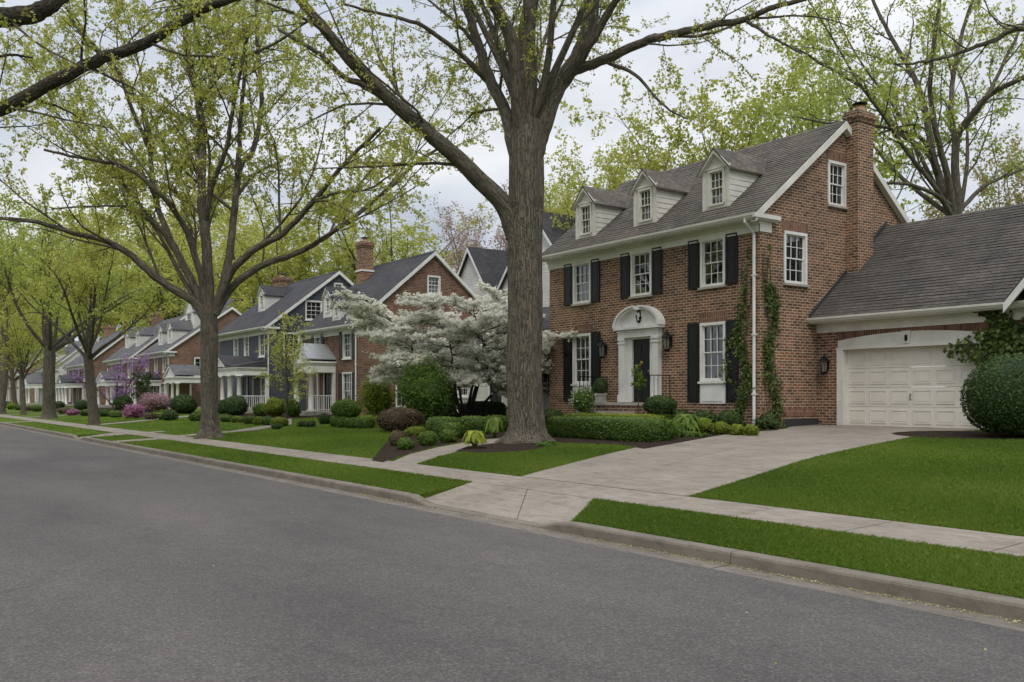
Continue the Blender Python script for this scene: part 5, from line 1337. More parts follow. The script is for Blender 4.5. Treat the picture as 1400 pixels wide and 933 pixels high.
for lab, px, Y, top, v, li, rz, sx in (
    ('yellow green tree showing just right of the thick trunk, left of the dormers', 768, 42, 262, vb, 0, 10, .9),
    ('yellow green tree over the left dormer of the big brick house', 845, 40, 205, vb, 0, 95, 1.0),
    ('bright tree over the middle dormer of the big brick house', 925, 41, 165, vd, 0, 200, 1.0),
    ('tall pale tree over the right dormer of the big brick house', 1010, 43, 118, vb, 1, 310, 1.0),
    ('tall green tree just left of the garden chimney', 1085, 40, 60, vd, 1, 60, 1.0),
    ('tan budded tree at the right edge beyond the garage roof', 1385, 46, 205, vb, 2, 40, 1.0),
    ('rosy bare tree between the two steep roofs left of the thick trunk', 652, 50, 262, vc, 0, 20, 1.0),
    ('open branched green tree behind the tall chimney of the porch house', 545, 54, 272, ve, 0, 80, 1.5),
    ('yellow green tree left of the open branched one', 475, 50, 318, vb, 1, 150, 1.3),
    ('yellow tree behind the roof of the slate blue house', 400, 44, 300, vb, 0, 230, 1.35),
    ('broad yellow tree seen right of the wide spreading tree trunk', 330, 46, 262, vd, 0, 280, 1.3),
    ('broad yellow tree seen left of the wide spreading tree trunk', 240, 44, 270, vb, 0, 330, 1.35),
    ('yellow green tree behind the brick house with pointed dormers', 175, 45, 300, vd, 0, 15, 1.35),
    ('green tree behind the house with the redbud', 120, 47, 300, vb, 1, 110, 1.4),
    ('yellow green tree behind the cream fronted brick house', 70, 48, 320, vd, 0, 160, 1.4),
    ('green tree behind the far cream house', 30, 52, 330, vb, 0, 205, 1.4),
    ('green tree that closes the far end of the street', 4, 44, 345, vd, 1, 300, 1.5)):
    place_px('background_tree', lab, px, Y, top, v, li, rz, BG, sx)
# the far end of the street and the trees over the road, which the panes mirror
for i, (x, y, h, v, li, rz, lab) in enumerate(((-230, 14, 16, vd, 1, 0, 'green tree standing farthest down the row beside the road'), (-205, 24, 15, vb, 0, 60, 'yellow tree beside the last brown brick house'),
    (-262, 2, 17, vd, 0, 120, 'pale tree at the vanishing point of the road'))):
    place('background_tree', lab, 'tree', x, y, h, v, li, rz, BG, 1.2)
for i, (x, y, h, v, li, rz) in enumerate(((-8, -24, 15, vd, 0, 0), (-22, -22, 16, vb, 0, 60), (-36, -23, 15, vd, 1, 120), (-52, -22, 16, vb, 1, 180), (6, -20, 15, vd, 0, 240), (-44, -33, 15, vb, 0, 20), (-60, -34, 15, vb, 1, 75), (-76, -30, 16, vd, 0, 140), (-30, -35, 15, vb, 1, 200), (-14, -34, 15, vb, 0, 290))):
    place('background_tree', 'tree on the opposite side of the street', 'tree', x, y, h, v, li, rz, 'trees across the street', 1.2)
# ------------------------------------------------------------------ flowering and small trees
def small_tree(name, label, px, Y, top, stems, leafmat, seed, la, dens, lens, maxl, ang=50, up=.15, tr=.06, hgt=1.5, spread=25, flat=1.0, cat='tree', group=None, width=None, t0=.15, mats=None, limb=.5):
    x, Z = atY(px, Y); z = zg(Y); h = CH+(HY-top)/FL*Z-z
    T = Tree(seed); rng = T.rng; ls = []
    for k in range(stems):
        az = k*2*PI/stems+rng.normal()*.3+.4; inc = R(spread*(.55+.6*rng.random())) if stems > 1 else R(3)
        q = [np.array([.05*math.cos(az), .05*math.sin(az), -.05])]; d = np.array([math.cos(az)*math.sin(inc), math.sin(az)*math.sin(inc), math.cos(inc)])
        for j in range(6): d = unit(d+rng.normal(size=3)*.10); q.append(q[-1]+d*h*hgt/6*np.array([1, 1, flat]))
        ls.append(T.limb(q, tr, .012, 0 if stems == 1 else 1, 3))
    for b in ls:
        for c in T.kids(b, dens[0], t0, ang, limb, up, maxl[0], 0, 2):
            for e in T.kids(c, dens[1], .1, 50, lens[1], up*.3, maxl[1], 0, 3):
                T.kids(e, dens[2], .1, 50, lens[2], up*.1, maxl[2], 0, 4, .1)
    o = make_tree(name, label, cat, (x, Y, z), T, leafmat, mats or [M['bark_dark'], M['bark_thin']], group, (10, 7, 4, 3, 3), None, la)
    return o
def dogwood():
    "tiers of level sprays, the blossom lying on top of each"
    x, Z = atY(634, 19.6); z = zg(19.6); T = Tree(77); rng = T.rng; ls = []
    for k in range(8):
        az = k*.82+.3; inc = R(18+24*rng.random()); q = [np.array([.06*math.cos(az), .06*math.sin(az), -.05])]
        d = np.array([math.cos(az)*math.sin(inc), math.sin(az)*math.sin(inc), math.cos(inc)])
        for j in range(7): d = unit(d+rng.normal(size=3)*.10+np.array([0, 0, .05])); q.append(q[-1]+d*5.7/7*(.82+.1*(k % 3)))
        ls.append(T.limb(q, .075, .015, 1, 3))
    tiers = []
    for b in ls:
        for k in range(27):
            t = .36+.64*(k+rng.random())/27; P = b[0]; i = min(int(t*(len(P)-1)), len(P)-2); p = P[i]+(P[i+1]-P[i])*(t*(len(P)-1)-i)
            az = rng.random()*6.28; hz = p[2]/5.0
            # wide below, drawn in at the top
            ln = 2.35*math.sqrt(max(.05, 1-((hz-.40)/.72)**2))*(.62+.42*rng.random()); ln = max(ln, .6)
            out = np.array([math.cos(az), math.sin(az), 0])
            rad = p*np.array([1, 1, 0]); 
            if np.linalg.norm(rad) > .3: out = unit(out+.9*unit(rad))
            q = [p]; d = unit(out+np.array([0, 0, .15+.55*max(0, hz-.3)]))
            for j in range(6): d = unit(d+rng.normal(size=3)*np.array([.12, .12, .05])+np.array([0, 0, -.06])); q.append(q[-1]+d*ln/6)
            q = np.array(q); T.br.append((q, np.linspace(.028, .006, 7), 2)); tiers.append((q, None, ln, 2)); tiers[-1] = (q, np.linspace(.028, .006, 7), ln, 2)
    for b in tiers:
        P, rr, L, _ = b
        n = int(L*8)
        for k in range(n):
            t = .12+.88*rng.random(); i = min(int(t*(len(P)-1)), len(P)-2); p = P[i]+(P[i+1]-P[i])*(t*(len(P)-1)-i); tan = unit(P[i+1]-P[i])
            sd = unit(np.cross(tan, [0, 0, 1.]))*(1 if rng.random() > .5 else -1); d = unit(tan*.7+sd*(.5+.6*rng.random())+np.array([0, 0, .12])); ln = min(.9, .35*L)*(.4+.8*rng.random())
            q = [p]
            for j in range(3): d = unit(d+rng.normal(size=3)*np.array([.15, .15, .06])); q.append(q[-1]+d*ln/3)
            T.br.append((np.array(q), np.linspace(.008, .003, 4), 3))
    o = thing('dogwood_tree', (x, 19.6, z), 'white flowering dogwood with layered level branches, left of the thick trunk', 'tree')
    link('trunk', T.wood('trunk', [M['bark_dark'], M['bark_thin']], (10, 8, 5, 3, 3)), o)
    # blossoms: four rounded bracts lying flat
    P, D = T.leafpos([2, 3], [26, 48], np.array([.06, .06, .05]), .1)
    P = P+np.array([0, 0, .035])
    n = len(P); S = .070*(.7+.6*rng.random(n)); N = unit(rng.normal(size=(n, 3))*.55+np.array([0, 0, .8])); a0 = rng.random(n)*6.28
    Vs = []
    for k in range(2):
        A = np.stack([np.cos(a0+k*PI/2), np.sin(a0+k*PI/2), np.zeros(n)], 1); A = unit(A-N*(A*N).sum(1, keepdims=True)); B = np.cross(N, A); s = S[:, None]
        V = np.empty((n, 4, 3)); V[:, 0] = P-A*s; V[:, 1] = P+B*s*.5; V[:, 2] = P+A*s; V[:, 3] = P-B*s*.5; V += (N*.004*k)[:, None]
        Vs.append(V.reshape(-1, 3))
    tint = np.clip(.30+.55*rng.random(n)+.3*(D-.5), 0, 1); TT = np.concatenate([np.repeat(tint, 4)]*2)
    cr = leaf_mesh('crown', np.vstack(Vs), TT, M['dogwood']); c = link('crown', cr, o)
    g, D2 = T.leafpos([3, 2], [7, 3], .05, .1); V, Tn = leaf_arrays(rng, g-np.array([0, 0, .03]), .06*(.6+.6*rng.random(len(g))), .3, .3)
    link('leaves', leaf_mesh('leaves', V, Tn, M['shrub_green']), c)
    print('dogwood blooms', n)
dogwood()
small_tree('redbud_tree', 'purple redbud in bloom before the brick house with the white pediment', 160, 17.6, 478, 4, M['redbud'], 81, dict(levels=[2, 3, 4], per_m=[10, 22, 26], size=.13, spread=.05, up=.2, droop=0), (1.6, 2.0, 2.2), (.5, .5, .5), (2.0, 1.0, .6), 48, .25, .08, 1.0, 40)
small_tree('young_tree', 'slender young tree with thin yellow green leaves before the slate blue house', 392, 17.3, 440, 1, M['leaf_yellow'], 83, dict(levels=[2, 3], per_m=[16, 26], size=.085, spread=.04, up=.3, droop=.1), (11, 5, 3.0), (.5, .42, .4), (1.75, .75, .35), 58, .22, .06, 1.0, 3, t0=.22, limb=.42)
small_tree('young_evergreen', 'small dark conical evergreen beside the pink azaleas', 198, 17.4, 508, 1, M['box_dark'], 85, dict(levels=[2, 3, 4], per_m=[30, 40, 40], size=.13, spread=.05, up=.1, droop=.2), (10, 4, 2), (.5, .45, .4), (1.3, .6, .3), 78, -.02, .07, 1.0, 2, t0=.08, limb=.36)

# ------------------------------------------------------------------ hedges and shrubs
def hedge(name, label, x0, x1, y, d, h, mat, seed, leaf=.045, n=None, cat='hedge', group=None):
    w = x1-x0; n = n or int(min(14000, (w*d+2*(w+d)*h)*.9/(leaf*leaf*.38)))
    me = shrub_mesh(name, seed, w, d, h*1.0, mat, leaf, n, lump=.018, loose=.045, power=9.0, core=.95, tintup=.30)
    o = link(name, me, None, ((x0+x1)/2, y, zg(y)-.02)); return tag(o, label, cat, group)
hedge('clipped_hedge', 'long low clipped box hedge in front of the brick house, right of the thick trunk', -20.75, -16.55, 16.15, .95, .60, M['box'], 501, .042)
hedge('clipped_hedge', 'thin low hedge running behind the long clipped hedge', -22.6, -18.6, 18.1, .6, .55, M['box_lime'], 503, .045)
PB = 'plants along the brick house'
def S_(label, px, by, w, h, mat, leaf=.05, name='round_shrub', cat='shrub', group=PB, **k): return shrub(name, label, cat, px, by, w, h, M[mat], group, leaf, **k)
S_('lime yellow ball shrub nearest the hedge in the row of four by the drive', 960, 590, 30, 22, 'box_lime', .05, lump=.09, loose=.14, Y=18.75, tintup=.35)
S_('lime yellow ball shrub, second from the hedge in the row of four by the drive', 986, 588, 24, 19, 'box_lime', .05, lump=.09, loose=.14, Y=18.75, tintup=.35)
S_('lime yellow ball shrub, third from the hedge in the row of four by the drive', 1008, 587, 20, 16, 'box_lime', .05, lump=.09, loose=.14, Y=18.75, tintup=.35)
S_('lime yellow ball shrub at the foot of the white downspout', 1027, 587, 19, 16, 'box_lime', .05, lump=.09, loose=.14, Y=18.75, tintup=.35)
S_('loose green ball shrub at the right end of the long clipped hedge', 912, 599, 28, 27, 'shrub_green', .05, lump=.09, loose=.16, Y=16.9)
S_('green ball shrub behind the loose one at the hedge end', 924, 590, 30, 21, 'shrub_green', .05, lump=.08, loose=.14, Y=17.9)
S_('dark green ball shrub under the right ground floor window', 964, 576, 32, 27, 'box_dark', .05, Y=20.2)
S_('dark green ball shrub right of the window panel, below the ivy', 997, 576, 36, 28, 'box_dark', .05, Y=20.2)
S_('dark spreading shrub between the clipped topiary and the ball shrubs', 927, 572, 44, 27, 'box_dark', .06, Y=20.0, lump=.14, loose=.2)
S_('dark round shrub between the thick trunk and the brick house corner', 756, 569, 32, 24, 'box_dark', .05, Y=19.2)
S_('small low leafy plant at the mulch edge by the drive', 945, 598, 36, 9, 'shrub_green', .06, 'low_plant', 'plant', lump=.2, loose=.5)
S_('ivy sprawling at the foot of the brick corner', 1050, 588, 28, 22, 'ivy', .08, 'low_plant', 'plant', lump=.2, loose=.4, Y=20.9)
S_('creeping green leaves beside the tree roots left of the long hedge', 745, 611, 26, 7, 'shrub_green', .06, 'low_plant', 'plant', lump=.2, loose=.5)
BIG = S_('huge clipped round bush in front of the garage door', 1394, 592, 136, 113, 'box_dark', .05, 'round_bush', 'bush', None, Y=21.3, lump=.018, loose=.035, n=11000, power=2.3)
# topiary and potted plants by the door
def topiary():
    x, Z = atY(902, 19.3); z = zg(19.3)
    o = thing('topiary_shrub', (x, 19.3, z), 'dark clipped ball on a leafy foot right of the front door', 'shrub', PB)
    a = link('crown', shrub_mesh('crown', 601, .98, .9, .62, M['box_dark'], .045, 3600, lump=.05, loose=.08, lift=.42), o)
    b = link('lower_foliage', shrub_mesh('lower_foliage', 602, .85, .8, .58, M['shrub_green'], .06, 900, lump=.16, loose=.3), o)
topiary()
def fern(name, label, px, by, w, h, mat, seed, group=PB, Y=None, nf=110):
    "arching leaf blades from one crown"
    if Y is None: x, y, Z = G(px, by)
    else: x, Z = atY(px, Y); y = Y
    rng = np.random.default_rng(seed); wd = w/FL*Z; ht = h/FL*Z; Vs = []; T = []
    for k in range(nf):
        az = rng.random()*6.28; ln = wd*.5*(.6+.5*rng.random()); top = ht*(.5+.6*rng.random()); d = np.array([math.cos(az), math.sin(az), 0]); sd = np.array([-d[1], d[0], 0]); tn = rng.random()
        pts = [d*ln*t+np.array([0, 0, top*math.sin(t*PI*.86)]) for t in np.linspace(0, 1, 6)]
        for j in range(5):
            w0 = .08*math.sin(PI*(.1+.85*j/5)); w1 = .08*math.sin(PI*(.1+.85*(j+1)/5))
            Vs += [pts[j]-sd*w0, pts[j]+sd*w0, pts[j+1]+sd*w1, pts[j+1]-sd*w1]; T += [.3+.7*tn]*4
    me = leaf_mesh(name, np.array(Vs), np.array(T), M[mat]); o = link(name, me, None, (x, y, zg(y)+.02)); return tag(o, label, 'plant', group)
fern('fern_plant', 'arching leafy plant among the dark ball shrubs right of the door', 938, 574, 44, 25, 'shrub_green', 611, Y=18.3)
fern('hosta_plant', 'lime green hosta at the bend of the garden path, left of the tree roots', 649, 614, 34, 22, 'box_lime', 612, 'plants along the garden path', nf=120)
fern('leafy_plant', 'green leafy plant behind the hosta beside the thick trunk', 676, 600, 28, 26, 'shrub_green', 613, 'plants along the garden path', nf=90)
def pot_plant(name, label, x, y, z, hp, r, mats, build, matpot='stone'):
    o = thing(name, (x, y, z), label, 'potted plant', PB); m = MB()
    m.box(x-r, x+r, y-r, y+r, z, z+.05); m.prism([(x-r*.82, y-r*.82, z+.05), (x+r*.82, y-r*.82, z+.05), (x+r*.82, y+r*.82, z+.05), (x-r*.82, y+r*.82, z+.05)], (0, 0, hp-.10)); m.box(x-r*.95, x+r*.95, y-r*.95, y+r*.95, z+hp-.05, z+hp)
    m.build('planter', M[matpot], o); build(o, hp); return o
def white_shrub(o, hp):
    link('foliage', shrub_mesh('foliage', 621, .85, .8, .95, M['shrub_green'], .055, 1100, lump=.12, loose=.3, lift=hp-.05, core=.7), o)
    rng = np.random.default_rng(5); D = sphere_dirs(rng, 90); D = D[D[:, 2] > -.5]; P = D*np.array([.44, .42, .5])+np.array([0, 0, hp+.42]); V, T = leaf_arrays(rng, P, .05+.03*rng.random(len(P)), .4, 0, .45)
    link('blossom', leaf_mesh('blossom', V, T, M['dogwood']), o)
px, _ = atY(797, 18.9); pot_plant('potted_shrub', 'white speckled shrub in a square grey planter left of the steps', px, 18.9, zg(18.9), .45, .30, None, white_shrub, 'metal_pale')
def dark_ball(o, hp): link('foliage', shrub_mesh('foliage', 623, .52, .5, .55, M['box_dark'], .04, 900, lump=.05, loose=.1, lift=hp-.03), o)
pot_plant('potted_shrub', 'small dark clipped ball in a pot on the stoop, left of the door', -23.75, 20.35, 1.442, .30, .17, None, dark_ball, 'stone')
def mini_tree(o, hp):
    T = Tree(91); b = T.limb([(0, 0, hp-.1), (.02, 0, hp+.3), (0, .02, hp+.75)], .02, .012, 1, 4)
    c = T.limb([(0, .02, hp+.7), (.03, 0, hp+1.0), (0, 0, hp+1.35)], .012, .005, 1, 4)
    for q in T.kids(c, 16, 0, 55, .5, .3, .45, 0, 2): T.kids(q, 7, .1, 50, .5, .1, .25, 0, 3, .1)
    link('trunk', T.wood('trunk', [M['bark_dark'], M['bark_thin']], (8, 6, 4, 3)), o); link('crown', T.leaves('crown', M['shrub_green'], [2, 3], [50, 70], .075, .03, .3, .2), o)
px, _ = atY(872, 18.6); pot_plant('potted_tree', 'little standard tree with fine leaves standing before the black front door', px, 18.6, zg(18.6), .40, .20, None, mini_tree, 'terracotta')
# shrubs round the bend of the garden path
PP = 'plants along the garden path'
S_('bronze tipped small ball shrub at the left of the path bed', 544, 610, 24, 22, 'barberry', .045, group=PP, lump=.08, loose=.14)
S_('bright green ball shrub nearest the sidewalk in the path bed', 554, 616, 23, 18, 'shrub_green', .045, group=PP, lump=.08, loose=.14)
S_('round green ball shrub in the middle of the three along the path', 585, 610, 27, 21, 'shrub_green', .045, group=PP, lump=.06, loose=.1)
S_('round green ball shrub farthest along the path, near the hedge block', 613, 606, 25, 20, 'shrub_green', .045, group=PP, lump=.06, loose=.1)
S_('rusty brown barberry mound under the bright leafy shrub', 547, 590, 62, 33, 'barberry', .055, 'barberry_shrub', group=PP, lump=.08, loose=.12)
S_('low yellow green mound between the barberry and the hedge block', 570, 596, 34, 13, 'box_lime', .05, group=PP, lump=.12, loose=.2)
S_('clipped green hedge block in front of the conical green shrub', 606, 597, 44, 27, 'box', .05, 'clipped_shrub', group=PP, power=3.5, lump=.05)
S_('clipped rounded shrub at the right front of the hedge block', 618, 600, 30, 22, 'box', .05, 'clipped_shrub', group=PP, power=3, lump=.05)
S_('clipped green hedge block at the foot of the dogwood stems', 648, 594, 48, 25, 'box', .05, 'clipped_shrub', group=PP, power=3.5, lump=.05)
S_('clipped green hedge block touching the thick trunk on its left', 680, 590, 34, 22, 'box', .05, 'clipped_shrub', group=PP, power=3.5, lump=.05)
S_('dark hedge behind the dogwood stems along the white house', 660, 572, 92, 24, 'box_dark', .06, 'clipped_hedge', 'hedge', PP, Y=21.2, depth=.8, power=5, lump=.03)
S_('tall conical green shrub with a bright left side under the dogwood', 580, 588, 90, 98, 'shrub_green', .075, 'tall_shrub', group=PP, Y=16.5, depth=2.0, power=1.5, lump=.2, loose=.55, n=9000, core=.78)
S_('dark broad shrub behind the conical one', 604, 580, 44, 56, 'shrub_green', .08, 'tall_shrub', group=PP, Y=19.0, lump=.12, loose=.25, n=3000)
S_('bright loose leafy shrub left of the conical one', 516, 575, 46, 62, 'box_lime', .10, 'leafy_shrub', group=PP, Y=18.6, lump=.14, loose=.30, core=.75, n=2300)
# before the porch house
PH = 'shrubs before the porch house'
S_('full rounded green shrub beside the right porch windows', 474, 570, 40, 28, 'shrub_green', .07, group=PH, Y=18.6, lump=.07, loose=.12)
for px, by, w, h, lab in ((458, 584, 12, 14, 'small clipped ball first in the low hedge before the porch house'), (469, 585, 16, 15, 'clipped ball second in the low hedge before the porch house'), (483, 586, 20, 15, 'clipped block third in the low hedge before the porch house'), (499, 586, 26, 15, 'clipped block at the path bed end of the low hedge before the porch house')):
    S_(lab, px, by, w, h, 'box', .055, 'clipped_shrub', group=PH, power=3, lump=.05)
S_('smallest dark ball left of the porch steps', 413, 584, 12, 9, 'box_dark', .05, group=PH)
S_('small dark ball right of the porch steps', 425, 584, 13, 9, 'box_dark', .05, group=PH)
S_('dark bush between the porch columns and the low hedge', 444, 580, 17, 15, 'box_dark', .06, group=PH)
# before the slate blue house
PBH = 'shrubs before the slate blue house'
S_('big dark round shrub at the left of the blue house porch', 322, 569, 30, 28, 'box_dark', .07, group=PBH, Y=17.6)
S_('narrow dark shrub half behind the spreading tree trunk', 305, 566, 14, 20, 'box_dark', .07, group=PBH, Y=18.2)
S_('dark bush left of the slender young tree', 356, 568, 18, 18, 'shrub_green', .07, group=PBH, Y=18.0, lump=.1)
S_('yellow green bush around the slender young tree foot', 376, 570, 30, 26, 'box_lime', .08, group=PBH, Y=18.1, lump=.12, loose=.2)
S_('dark bush right of the slender young tree', 400, 570, 22, 24, 'shrub_green', .08, group=PBH, Y=18.3, lump=.12, loose=.2)
for i, (px, by, w, h) in enumerate(((310, 577, 16, 9), (325, 578, 16, 9), (340, 580, 14, 11), (353, 581, 13, 11), (366, 582, 14, 12), (382, 583, 22, 12))):
    S_(('lime edging shrub nearest the spreading tree trunk', 'lime edging shrub second from the spreading tree trunk', 'lime edging shrub third from the spreading tree trunk', 'lime edging shrub fourth from the spreading tree trunk', 'lime edging shrub fifth from the spreading tree trunk', 'lime edging shrub at the foot of the slender young tree')[i], px, by, w, h, 'box_lime' if i % 2 else 'box', .06, 'edging_shrub', group=PBH, power=2.8, lump=.05)
S_('grey green ball shrub at the end of the lime edging', 378, 587, 13, 8, 'box_dark', .05, 'edging_shrub', group=PBH)
# before the far brick houses
PF = 'shrubs before the far brick houses'
S_('large dark rounded shrub right of the pink azalea', 251, 569, 34, 26, 'box_dark', .09, group=PF, Y=17.2)
S_('dark ball in front of the large rounded shrub', 233, 575, 20, 14, 'box_dark', .08, group=PF)
S_('broad pale pink azalea in full bloom before the second brick house', 212, 570, 42, 26, 'azalea_pale', .11, 'azalea_bush', group=PF, Y=17.6, lump=.17, loose=.45, tintup=.1, core=.85)
S_('magenta azalea left of the pale pink one', 184, 572, 28, 18, 'azalea', .11, 'azalea_bush', group=PF, lump=.17, loose=.45, tintup=.1, core=.85)
S_('tall dark round shrub by the white pediment porch', 168, 566, 24, 20, 'box_dark', .10, group=PF, Y=17.8)
S_('dusty rose azalea low beside the slim street tree', 100, 568, 16, 8, 'azalea', .12, 'azalea_bush', group=PF, lump=.17, loose=.45, tintup=.1, core=.85)
for i, (px, by, w, h, m, lab) in enumerate(((268, 576, 18, 12, 'shrub_green', 'green ball tucked left of the spreading tree trunk'), (207, 574, 16, 9, 'barberry', 'brown low shrub before the pale azalea'), (222, 574, 12, 9, 'box', 'little green ball between the azalea and the dark ball'), (158, 571, 18, 9, 'box', 'low green block before the white pediment porch'), (143, 570, 16, 10, 'box_dark', 'dark low shrub just right of the slim street tree'),
    (118, 569, 14, 9, 'box', 'low green block just left of the slim street tree'), (112, 562, 20, 16, 'box_dark', 'dark round shrub behind the slim street tree'), (88, 566, 18, 9, 'barberry', 'brown low shrub before the cream fronted house'), (80, 560, 16, 12, 'box_dark', 'dark shrub right of the forked thick tree'), (50, 563, 14, 9, 'box', 'green shrub left of the forked thick tree'),
    (40, 562, 14, 7, 'barberry', 'reddish low shrub beyond the forked thick tree'), (26, 561, 12, 8, 'box', 'green shrub right of the thin young tree'), (16, 560, 13, 9, 'box_lime', 'lime shrub left of the thin young tree'), (8, 558, 14, 10, 'box_dark', 'dark shrub at the left edge of the photo'))):
    S_(lab, px, by, w, h, m, .10, group=PF, n=420)

# ------------------------------------------------------------------ ivy on the walls
def ivy(name, label, F, cols, seed, leaf=.085):
    "cols: (u0, u1, z0, z1, density per m2)"
    rng = np.random.default_rng(seed); P = []; st = MB()
    for u0, u1, z0, z1, den in cols:
        n = int((u1-u0)*(z1-z0)*den); t = rng.random(n)
        z = z0+(z1-z0)*t; c = .5*(u0+u1)+.22*(u1-u0)*np.sin(z*2.3+rng.random()*6); hw = .5*(u1-u0)*(1-.55*t)*(.75+.35*np.sin(z*5+rng.random()*6)); u = c+hw*np.clip(rng.normal(size=n)*.55, -1.25, 1.25)
        keep = rng.random(n) < np.clip(1.15-.75*t**2+.4*np.sin(z*3.7+u*4), .15, 1); u, z = u[keep], z[keep]; d = .03+np.abs(rng.normal(size=len(u)))*.07*(1.2-.5*t[keep])
        P.append(F.o[None]+F.u[None]*u[:, None]+F.n[None]*d[:, None]+np.stack([0*z, 0*z, z], 1))
        for k in range(3):
            uu = .5*(u0+u1)+(k-1)*.22*(u1-u0); st.tube([F.p(uu+.08*math.sin(q*2.1+k*2), q, .02) for q in np.linspace(z0-.1, z0+(z1-z0)*(.9-.1*k), 12)], .012, 5)
    P = np.concatenate(P); S = leaf*(.5+.8*rng.random(len(P)))
    V, T = leaf_arrays(rng, P, S, .1, .9, .42, None, nrm=np.tile(F.n*1.1, (len(P), 1)))
    base = F.p(.5*(cols[0][0]+cols[0][1]), cols[0][2]); o = thing(name, base, label, 'climbing plant', 'ivy on the walls')
    st.build('stem', M['bark_thin'], o); link('foliage', leaf_mesh('foliage', V-np.array(base), T, M['ivy']), o)
ivy('ivy_vine', 'ivy climbing the front brick wall just left of the white downspout', front(20.9), [(-18.45, -17.66, .6, 4.4, 560), (-18.85, -18.15, 2.0, 3.5, 200), (-18.15, -17.72, 3.5, 5.9, 230)], 701)
ivy('ivy_vine', 'dense ivy column on the side wall just right of the white downspout', side(-17.46), [(20.92, 21.75, .6, 4.9, 620), (20.95, 21.4, 4.0, 6.0, 260)], 702)
ivy('ivy_vine', 'thick ivy over the right corner of the garage front', front(23.5), [(-12.6, -9.0, 1.9, 4.1, 900), (-13.2, -11.4, 3.1, 4.0, 500), (-11.8, -8.9, 2.2, 4.1, 600), (-11.0, -8.7, 1.9, 4.0, 500)], 703, .12)

# ------------------------------------------------------------------ daylight
w = bpy.data.worlds.new('World'); scene.world = w; w.use_nodes = True; nt = w.node_tree; nt.nodes.clear()
N = lambda ty, **k: (lambda n: ([setattr(n, a, v) for a, v in k.items()], n)[1])(nt.nodes.new('ShaderNode'+ty))
SUN_EL, SUN_AZ = R(52), R(-35)          # azimuth from +X, towards -Y: behind the camera's right shoulder
out = N('OutputWorld'); bg = N('Background'); bg.inputs['Strength'].default_value = .1; nt.links.new(bg.outputs[0], out.inputs[0])
sky = N('TexSky'); sky.sky_type = 'NISHITA'; sky.sun_disc = False; sky.sun_elevation = SUN_EL; sky.sun_rotation = R(90)-SUN_AZ; sky.air_density = 1.2; sky.dust_density = 2.0
tc = N('TexCoord'); sp = N('SeparateXYZ'); nt.links.new(tc.outputs['Generated'], sp.inputs[0])
def mth(op, a, b=0.0, clamp=False):
    n = N('Math', operation=op); n.use_clamp = clamp
    for i, v in enumerate((a, b)):
        if isinstance(v, bpy.types.NodeSocket): nt.links.new(v, n.inputs[i])
        else: n.inputs[i].default_value = v
    return n.outputs[0]
zc = mth('MAXIMUM', sp.outputs[2], 0.0); den = mth('ADD', zc, .22)
cv = N('CombineXYZ'); nt.links.new(mth('DIVIDE', sp.outputs[0], den), cv.inputs[0]); nt.links.new(mth('DIVIDE', sp.outputs[1], den), cv.inputs[1]); cv.inputs[2].default_value = 3.7
def cn(scale, det, rough, dist=.0):
    n = N('TexNoise'); n.inputs['Scale'].default_value = scale; n.inputs['Detail'].default_value = det; n.inputs['Roughness'].default_value = rough; n.inputs['Distortion'].default_value = dist
    nt.links.new(cv.outputs[0], n.inputs['Vector']); return n
def rmp(f, stops):
    n = N('ValToRGB'); e = n.color_ramp.elements
    while len(e) < len(stops): e.new(.5)
    for i, (p, c) in enumerate(stops): e[i].position = p; e[i].color = (*c, 1)
    nt.links.new(f, n.inputs[0]); return n.outputs[0]
def mixc(f, a, b, bl='MIX'):
    n = N('Mix', data_type='RGBA', blend_type=bl); n.inputs[0].default_value = 1.0
    for i, v in ((0, f), (6, a), (7, b)):
        if isinstance(v, bpy.types.NodeSocket): nt.links.new(v, n.inputs[i])
        elif i == 0: n.inputs[0].default_value = v
        else: n.inputs[i].default_value = (*v, 1)
    return n.outputs[2]
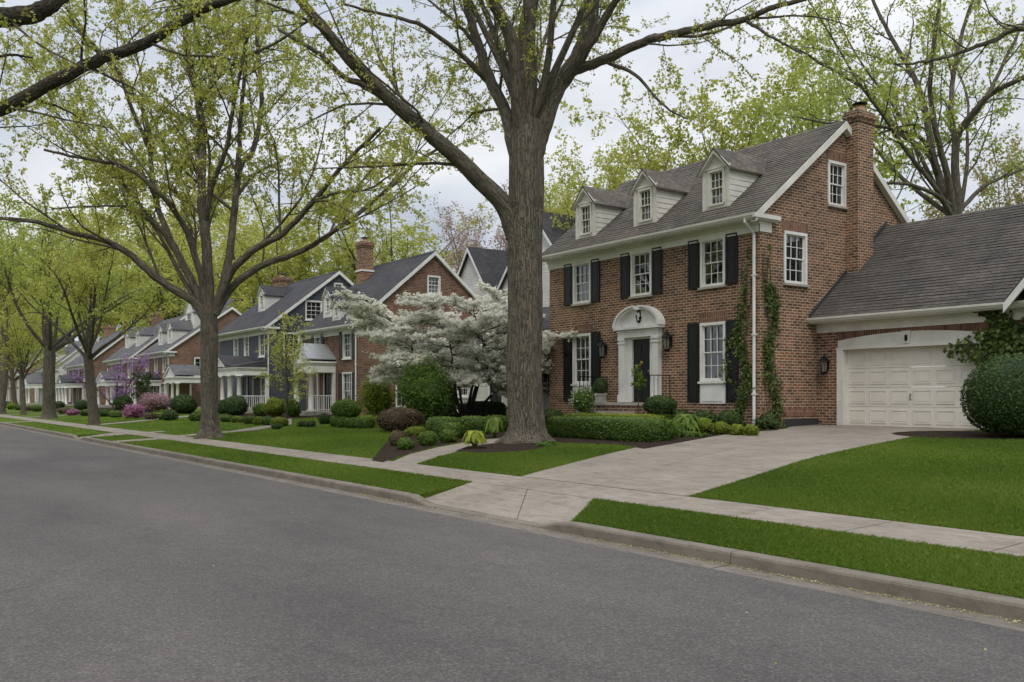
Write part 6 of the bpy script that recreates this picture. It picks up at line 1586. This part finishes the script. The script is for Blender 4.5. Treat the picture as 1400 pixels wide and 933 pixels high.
c1 = cn(1.3, 7, .55, .25); c2 = cn(.55, 4, .5)
cl = mixc(.4, c1.outputs[0], c2.outputs[0])
cloud = rmp(cl, [(.37, (.47, .51, .605)), (.46, (.60, .64, .72)), (.55, (.78, .80, .845)), (.66, (.95, .955, .965))])
grad = rmp(sp.outputs[2], [(0, (.93, .93, .93)), (.30, (.93, .93, .93)), (.62, (1.4, 1.4, 1.4)), (1, (2.1, 2.1, 2.1))])
cl2 = mixc(1.0, cloud, grad, 'MULTIPLY')
sc_ = N('VectorMath', operation='SCALE'); nt.links.new(cl2, sc_.inputs[0]); sc_.inputs['Scale'].default_value = 9.9
nt.links.new(mixc(.90, sky.outputs[0], sc_.outputs[0]), bg.inputs[0])
sl = bpy.data.lights.new('sun', 'SUN'); sl.energy = 1.1; sl.angle = R(18); sl.color = (1, .955, .89)
so = bpy.data.objects.new('sun', sl); COL.objects.link(so); so.location = (10, -10, 40)
sd = Vector((math.cos(SUN_EL)*math.cos(SUN_AZ), math.cos(SUN_EL)*math.sin(SUN_AZ), math.sin(SUN_EL)))
so.rotation_euler = sd.to_track_quat('Z', 'Y').to_euler()
# ------------------------------------------------------------------ camera
cd = bpy.data.cameras.new('camera'); cd.sensor_width = 36; cd.lens = FL/1400*36; cd.shift_y = 77.5/1400; cd.clip_end = 3000; cd.clip_start = .05
co = bpy.data.objects.new('camera', cd); COL.objects.link(co); co.location = (0, 0, CH); co.rotation_euler = (R(90), 0, math.atan2(.818, .5752)); scene.camera = co
vs = scene.view_settings; vs.view_transform = 'Standard'; vs.look = 'None'; vs.exposure = 0.22; vs.gamma = 1; vs.use_curve_mapping = False
scene.render.engine = 'CYCLES'; c = scene.cycles; c.use_denoising = True; c.max_bounces = 5; c.diffuse_bounces = 3; c.glossy_bounces = 2; c.transmission_bounces = 3; c.transparent_max_bounces = 8; c.caustics_reflective = False; c.caustics_refractive = False; c.sample_clamp_indirect = 6
c.use_adaptive_sampling = True; c.adaptive_threshold = .02
